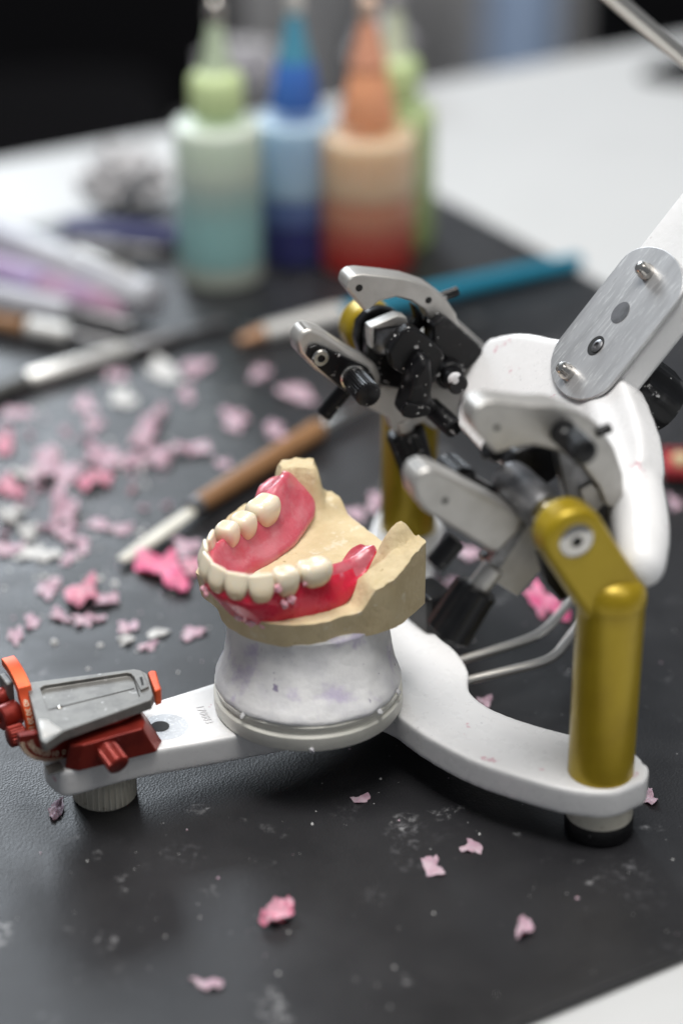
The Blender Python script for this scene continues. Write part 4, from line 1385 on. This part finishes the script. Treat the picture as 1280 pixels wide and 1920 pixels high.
cr = obj("crumbs", g, [M["flake_white"], M["flake"]], smooth=True, sharp=40)
cr["kind"] = "stuff"
cr["label"] = "white and pink crumbs scattered over the black mat"

# ------------------------------------------------------------------ tools on the mat
def stick(parent, name, p0, p1, r0, r1, m, n=24, flat=1.0):
    d = p1 - p0
    L = d.length
    g = G().lathe([(r0 * .8, 0), (r0, L * .02), (r1, L * .98), (r1 * .8, L)], p0, d, n)
    if flat != 1.0:
        zc = (p0.z + p1.z) / 2
        for v in g.v:
            v.z = zc + (v.z - zc) * flat
    return obj(name, g, m, parent)


# wax knife with wooden handle: ivory blade towards the viewer
a, b, c, d = at(226, 1050, 2.2), at(376, 945, 3.6), at(596, 806, 4.2), at(690, 758, 2.5)
wk = thing("wax_knife", "wax knife with a brown wooden handle and an ivory blade behind the denture", "wax knife", (a.x, a.y, 0))
stick(wk, "handle", at(372, 947, 4.2), at(598, 805, 4.2), 3.4, 4.0, M["wood"])
stick(wk, "collar", at(360, 955, 4.0), at(384, 940, 4.0), 2.9, 3.3, M["dark_metal"])
bd = (b - a)
sdv = Z.cross(bd).normalized()
L = bd.length
g = G()
rings = []
for t, w in ((0, 1.6), (.04, 2.3), (.3, 2.9), (.6, 3.0), (.9, 2.2), (1, 1.8)):
    q = a + bd * t
    rings.append([q + sdv * w - Z * .5, q + sdv * w * .6 + Z * .6, q - sdv * w * .6 + Z * .6, q - sdv * w - Z * .5])
obj("blade", g.rings(rings), M["ivory"], wk, bevel=0.3)
stick(wk, "tip", at(596, 806, 3.6), at(705, 752, 3.0), 2.6, 1.4, M["steel"], flat=0.7)

# steel probe with a ribbed grip lying across the mat on the left
pb = thing("steel_probe", "thin steel probe with a bright ribbed grip lying at the left behind the shavings", "dental probe", tuple(at(215, 680, 0)))
q0, q1, q2, q3 = at(-60, 758, 3), at(52, 712, 3), at(240, 655, 3), at(430, 603, 3)
stick(pb, "shank", q0, q1, 2.6, 2.9, M["tray_dark"])
g = G()
LL = (q2 - q1).length
obj("grip", g.lathe([(2.8, 0), (3.3, .6), (3.3, LL - .6), (2.8, LL)], q1, q2 - q1, flute=10, depth=0.06), M["bright_ferrule"], pb)
stick(pb, "shaft", q2, q3, 2.9, 2.2, M["dark_metal"])

# paint brush with teal handle, tin ferrule and copper band
q0, q1, q2, q3 = at(452, 640, 3.4), at(492, 626, 3.6), at(640, 590, 4), at(1085, 490, 3)
br = thing("teal_brush", "paint brush with a long teal handle and a bright tin ferrule behind the articulator", "brush", (q1.x, q1.y, 0))
stick(br, "bristles", at(446, 642, 3.2), q1, 2.0, 3.3, M["copper"])
stick(br, "ferrule", q1, q2, 3.8, 4.6, M["bright_ferrule"])
stick(br, "handle", q2, q3, 4.4, 3.6, M["teal"])

# bundle of pale and lilac handled instruments at far left
def handle_tool(name, label, cat, pts, parts, grp=None):
    th = thing(name, label, cat, (pts[0].x, pts[0].y, 0), grp)
    for nm, p0, p1, r0, r1, m in parts:
        stick(th, nm, p0, p1, r0, r1, M[m])
    return th


p0, p1 = at(-40, 430, 12), at(285, 566, 11)
handle_tool("grey_marker", "pale grey thick marker pen uppermost in the bundle of pens at left", "pen", [p0],
            [("barrel", p0, p0.lerp(p1, .55), 8.0, 8.0, "pale_plastic"), ("cap", p0.lerp(p1, .55), p1, 8.2, 7.6, "pale_plastic"), ("clip", p0.lerp(p1, .6) + Z * 8.4, p0.lerp(p1, .9) + Z * 8.0, 1.6, 1.4, "bright_ferrule")])
p0, p1 = at(-60, 492, 7), at(230, 586, 7)
handle_tool("lilac_pen", "lilac and mauve plastic pen lying just below the pale grey marker", "pen", [p0],
            [("barrel", p0, p0.lerp(p1, .5), 6.6, 6.6, "lilac"), ("grip", p0.lerp(p1, .5), p0.lerp(p1, .92), 6.4, 5.6, "mauve"), ("tip", p0.lerp(p1, .92), p1, 4.6, 2.4, "mauve")])
p0, p1 = at(-60, 546, 6), at(250, 612, 5)
handle_tool("white_brush", "white handled tool with dark shank lowest of the slanting bundle", "brush", [p0],
            [("handle", p0, p0.lerp(p1, .62), 6.0, 5.4, "pale_plastic"), ("shank", p0.lerp(p1, .62), p1, 3.6, 2.4, "dark_metal")])
p0, p1 = at(-40, 598, 5), at(230, 648, 4)
handle_tool("dark_brush", "dark slim tool with a short white ferrule nearest the steel probe", "brush", [p0],
            [("handle", p0, p0.lerp(p1, .32), 3.6, 3.8, "wood"), ("ferrule", p0.lerp(p1, .36), p0.lerp(p1, .64), 4.2, 4.0, "bright_ferrule"), ("bristles", p0.lerp(p1, .64), p1, 3.2, 1.6, "dark_metal")])
p0, p1 = at(120, 428, 5), at(360, 448, 5)
handle_tool("navy_pen", "dark navy pen lying behind the bundle beside the crumpled grey paper", "pen", [p0],
            [("barrel", p0, p0.lerp(p1, .75), 4.8, 4.8, "navy"), ("cap", p0.lerp(p1, .75), p1, 5.0, 4.4, "navy")])
p0, p1 = at(130, 462, 3), at(330, 474, 3)
handle_tool("black_file", "dark thin file lying in front of the navy pen", "file", [p0],
            [("handle", p0, p0.lerp(p1, .5), 4.0, 4.0, "dark_metal"), ("shank", p0.lerp(p1, .5), p1, 2.6, 1.6, "dark_metal")])


# crumpled papers
def crumple(name, px, py, r, label, m, seed, sx=1.0, sz=0.8):
    bm = bmesh.new()
    bmesh.ops.create_icosphere(bm, subdivisions=4, radius=1.0)
    g = G()
    c = at(px, py, 0)
    for v in bm.verts:
        q = v.co.copy()
        n_ = 0
        for o_ in (1.4, 3.0, 6.0):
            n_ += (abs(noise.noise(q * o_ + Vector((seed, 0, 0)))) - 0.25) * 0.75 / o_ ** 0.6
        q = q * (0.85 + n_)
        g.v.append(c + Vector((q.x * r * sx, q.y * r, max(-.9, q.z) * r * sz + .9 * r * sz)))
    bm.faces.ensure_lookup_table()
    for f in bm.faces:
        g.f.append([v.index for v in f.verts]); g.mi.append(0)
    bm.free()
    return tag(obj(name, g, m, sharp=30), label, "crumpled paper")


crumple("crumpled_paper", 240, 398, 17, "crumpled grey paper ball on the white table edge left of the green bottle", M["foil"], 3, 1.25, 0.95)
crumple("crumpled_paper", 462, 175, 17, "crumpled whitish paper behind the green and blue bottles", M["tissue"], 8, 1.3, 0.9)
crumple("crumpled_paper", 715, 150, 15, "crumpled white paper standing behind the orange bottle's nozzle", M["tissue"], 5, 1.0, 1.3)


# ------------------------------------------------------------------ squeeze bottles
def shell_mat(name, col, tr):
    m = bpy.data.materials.new(name)
    m.use_nodes = True
    nt = m.node_tree
    N, L = nt.nodes, nt.links
    b = N["Principled BSDF"]
    b.inputs["Base Color"].default_value = (*col, 1)
    b.inputs["Roughness"].default_value = 0.4
    tp = N.new("ShaderNodeBsdfTransparent")
    tp.inputs[0].default_value = (0.9, 0.92, 0.92, 1)
    tl = N.new("ShaderNodeBsdfTranslucent")
    tl.inputs[0].default_value = (*col, 1)
    m1 = N.new("ShaderNodeMixShader"); m1.inputs[0].default_value = 0.6
    L.new(b.outputs[0], m1.inputs[1]); L.new(tl.outputs[0], m1.inputs[2])
    m2 = N.new("ShaderNodeMixShader"); m2.inputs[0].default_value = tr
    L.new(m1.outputs[0], m2.inputs[1]); L.new(tp.outputs[0], m2.inputs[2])
    L.new(m2.outputs[0], N["Material Output"].inputs[0])
    return m


def bottle(px, py, r, hb, label, shell, cap, liquids, nozzle, tipm, caph=17, nz_h=22, cone=1.0):
    c = at(px, py, 0)
    th = thing("squeeze_bottle", label, "squeeze bottle", (c.x, c.y, 0), "squeeze bottles at the back of the mat")
    obj("body", G().lathe([(r * .86, 0.1), (r * .97, 1.2), (r, 4), (r, hb - 8), (r * .95, hb - 4), (r * .80, hb - 1.2), (r * .55, hb), (r * .5, hb + 3)], c, Z, 48), shell, th)
    z = 1.2
    for hh, m in liquids:
        obj("liquid", G().lathe([(r * .90, z), (r * .955, z + 1), (r * .955, z + hh - .1), (r * .94, z + hh)], c, Z, 40), m, th)
        z += hh + 0.05
    obj("cap", G().lathe([(r * .58, hb + 1), (r * .60, hb + 2), (r * .60 * cone, hb + caph - 2), (r * .50 * cone, hb + caph), (r * .3 * cone, hb + caph + 2)], c, Z, flute=24, depth=0.05), cap, th)
    obj("nozzle", G().lathe([(r * .40, hb + caph - 1), (r * .30, hb + caph + 6), (r * .13, hb + caph + nz_h)], c, Z, 24), nozzle, th)
    obj("nozzle_tip", G().lathe([(r * .15, hb + caph + nz_h - 2), (r * .19, hb + caph + nz_h), (r * .19, hb + caph + nz_h + 6), (r * .1, hb + caph + nz_h + 8)], c, Z, 20), tipm, th)
    return th


lq = lambda n, c: mat(n, c, 0.3, sss=0.9, sss_mm=14, sssr=(1, 1, 1))
bottle(415, 522, 17.6, 68, "squeeze bottle with a pale green cap and teal liquid, front left of the bottles", shell_mat("frosted_green_shell", (0.76, 0.82, 0.78), 0.78),
       mat("pale_green_cap", (0.56, 0.68, 0.36), 0.4), [(7, lq("cream_liquid", (0.74, 0.76, 0.64))), (24, lq("teal_liquid", (0.40, 0.69, 0.69))), (6, lq("aqua_liquid", (0.50, 0.75, 0.71))), (5, lq("pale_aqua_film", (0.64, 0.81, 0.72))), (22, lq("green_film", (0.80, 0.88, 0.74)))],
       mat("green_nozzle", (0.52, 0.62, 0.45), 0.4), M["steel"])
bottle(556, 482, 17.4, 63, "squeeze bottle with a blue cap and dark blue liquid between the green and orange ones", shell_mat("frosted_blue_shell", (0.55, 0.66, 0.80), 0.84),
       mat("blue_cap", (0.05, 0.16, 0.52), 0.4), [(17, lq("dark_blue_liquid", (0.012, 0.006, 0.16))), (11, lq("blue_residue", (0.12, 0.17, 0.40))), (30, lq("pale_blue_film", (0.52, 0.68, 0.84)))],
       mat("cyan_nozzle", (0.08, 0.30, 0.44), 0.4), M["bright_ferrule"], 21, 20, 0.72)
bottle(688, 497, 19.6, 60, "squeeze bottle with an orange cap and red liquid, front right of the bottles", shell_mat("frosted_orange_shell", (0.86, 0.62, 0.47), 0.82),
       mat("orange_cap", (0.86, 0.40, 0.22), 0.4), [(10, lq("red_liquid", (0.55, 0.001, 0.006))), (9, lq("red_residue", (0.66, 0.12, 0.09))), (12, lq("coral_residue", (0.78, 0.33, 0.22))), (24, lq("peach_film", (0.92, 0.68, 0.48)))],
       mat("peach_nozzle", (0.72, 0.34, 0.22), 0.4), mat("peach_tip", (0.78, 0.55, 0.42), 0.4), 25, 19, 0.6)
bottle(735, 455, 17.4, 62, "squeeze bottle with yellow green tint standing behind the orange bottle", shell_mat("frosted_lime_shell", (0.68, 0.76, 0.48), 0.6),
       mat("lime_cap", (0.50, 0.62, 0.32), 0.4), [(26, lq("lime_liquid", (0.45, 0.56, 0.22))), (30, lq("lime_film", (0.62, 0.70, 0.42)))], mat("lime_nozzle", (0.6, 0.66, 0.5), 0.4), M["tissue"])

# ------------------------------------------------------------------ small things at the right edge
c = at(1312, 893, 0)
rt = thing("red_tray", "small red tray with black underside at the right edge behind the articulator", "tray", (c.x, c.y, 0))
XT, YT = Vector((1, -0.06, 0)).normalized(), Vector((0.06, 1, 0)).normalized()
obj("underside", G().box(c + Vector((0, 0, 1.3)), XT, YT, Z, 13, 8, 1.3), M["clean_black"], rt, bevel=0.4)
g = G()
b0 = [c + Vector((0, 0, 2.65)) + XT * x * 13 + YT * y * 8 for x, y in ((-1, -1), (1, -1), (1, 1), (-1, 1))]
i0 = [c + Vector((0, 0, 6.4)) + XT * x * 12 + YT * y * 7 for x, y in ((-1, -1), (1, -1), (1, 1), (-1, 1))]
g.rings([b0, [p + Z * 3.7 for p in b0], i0, [p - Z * 2 for p in i0]])
obj("dish", g, mat("red_plastic", (0.42, 0.03, 0.04), 0.4), rt, bevel=0.4)
lc = at(1276, 862, 6.5)
g = G().ball(lc, 3.4, sz=0.8)
for v in g.v:
    v += Vector((1, 1, 1)) * noise.noise(v * 0.25) * 0.8
tag(obj("stone_lump", g, M["stone"]), "cream stone lump lying in the red tray", "stone lump")
c = at(1302, 146, -3)
pz = thing("black_pouch", "flat black pouch on the white table at the upper right edge", "pouch", (c.x, c.y, -3))
g = G()
rings = []
for t, w, h in ((0, 5, 3), (.2, 18, 7), (.6, 26, 10), (.85, 22, 9), (1, 10, 5)):
    q = c + Vector((-28 + 90 * t, 18 * t, 0.1))
    rings.append([q + Vector((0, -w, 0)), q + Vector((0, -w * .6, h)), q + Vector((0, w * .6, h)), q + Vector((0, w, 0))])
obj("body", g.rings(rings), M["dark"], pz, bevel=1.5)
obj("flap", G().box(c + Vector((32, 8, 8)), (1, .2, 0), (-.2, 1, 0), Z, 16, 14, 0.8), M["dark"], pz, bevel=0.6)
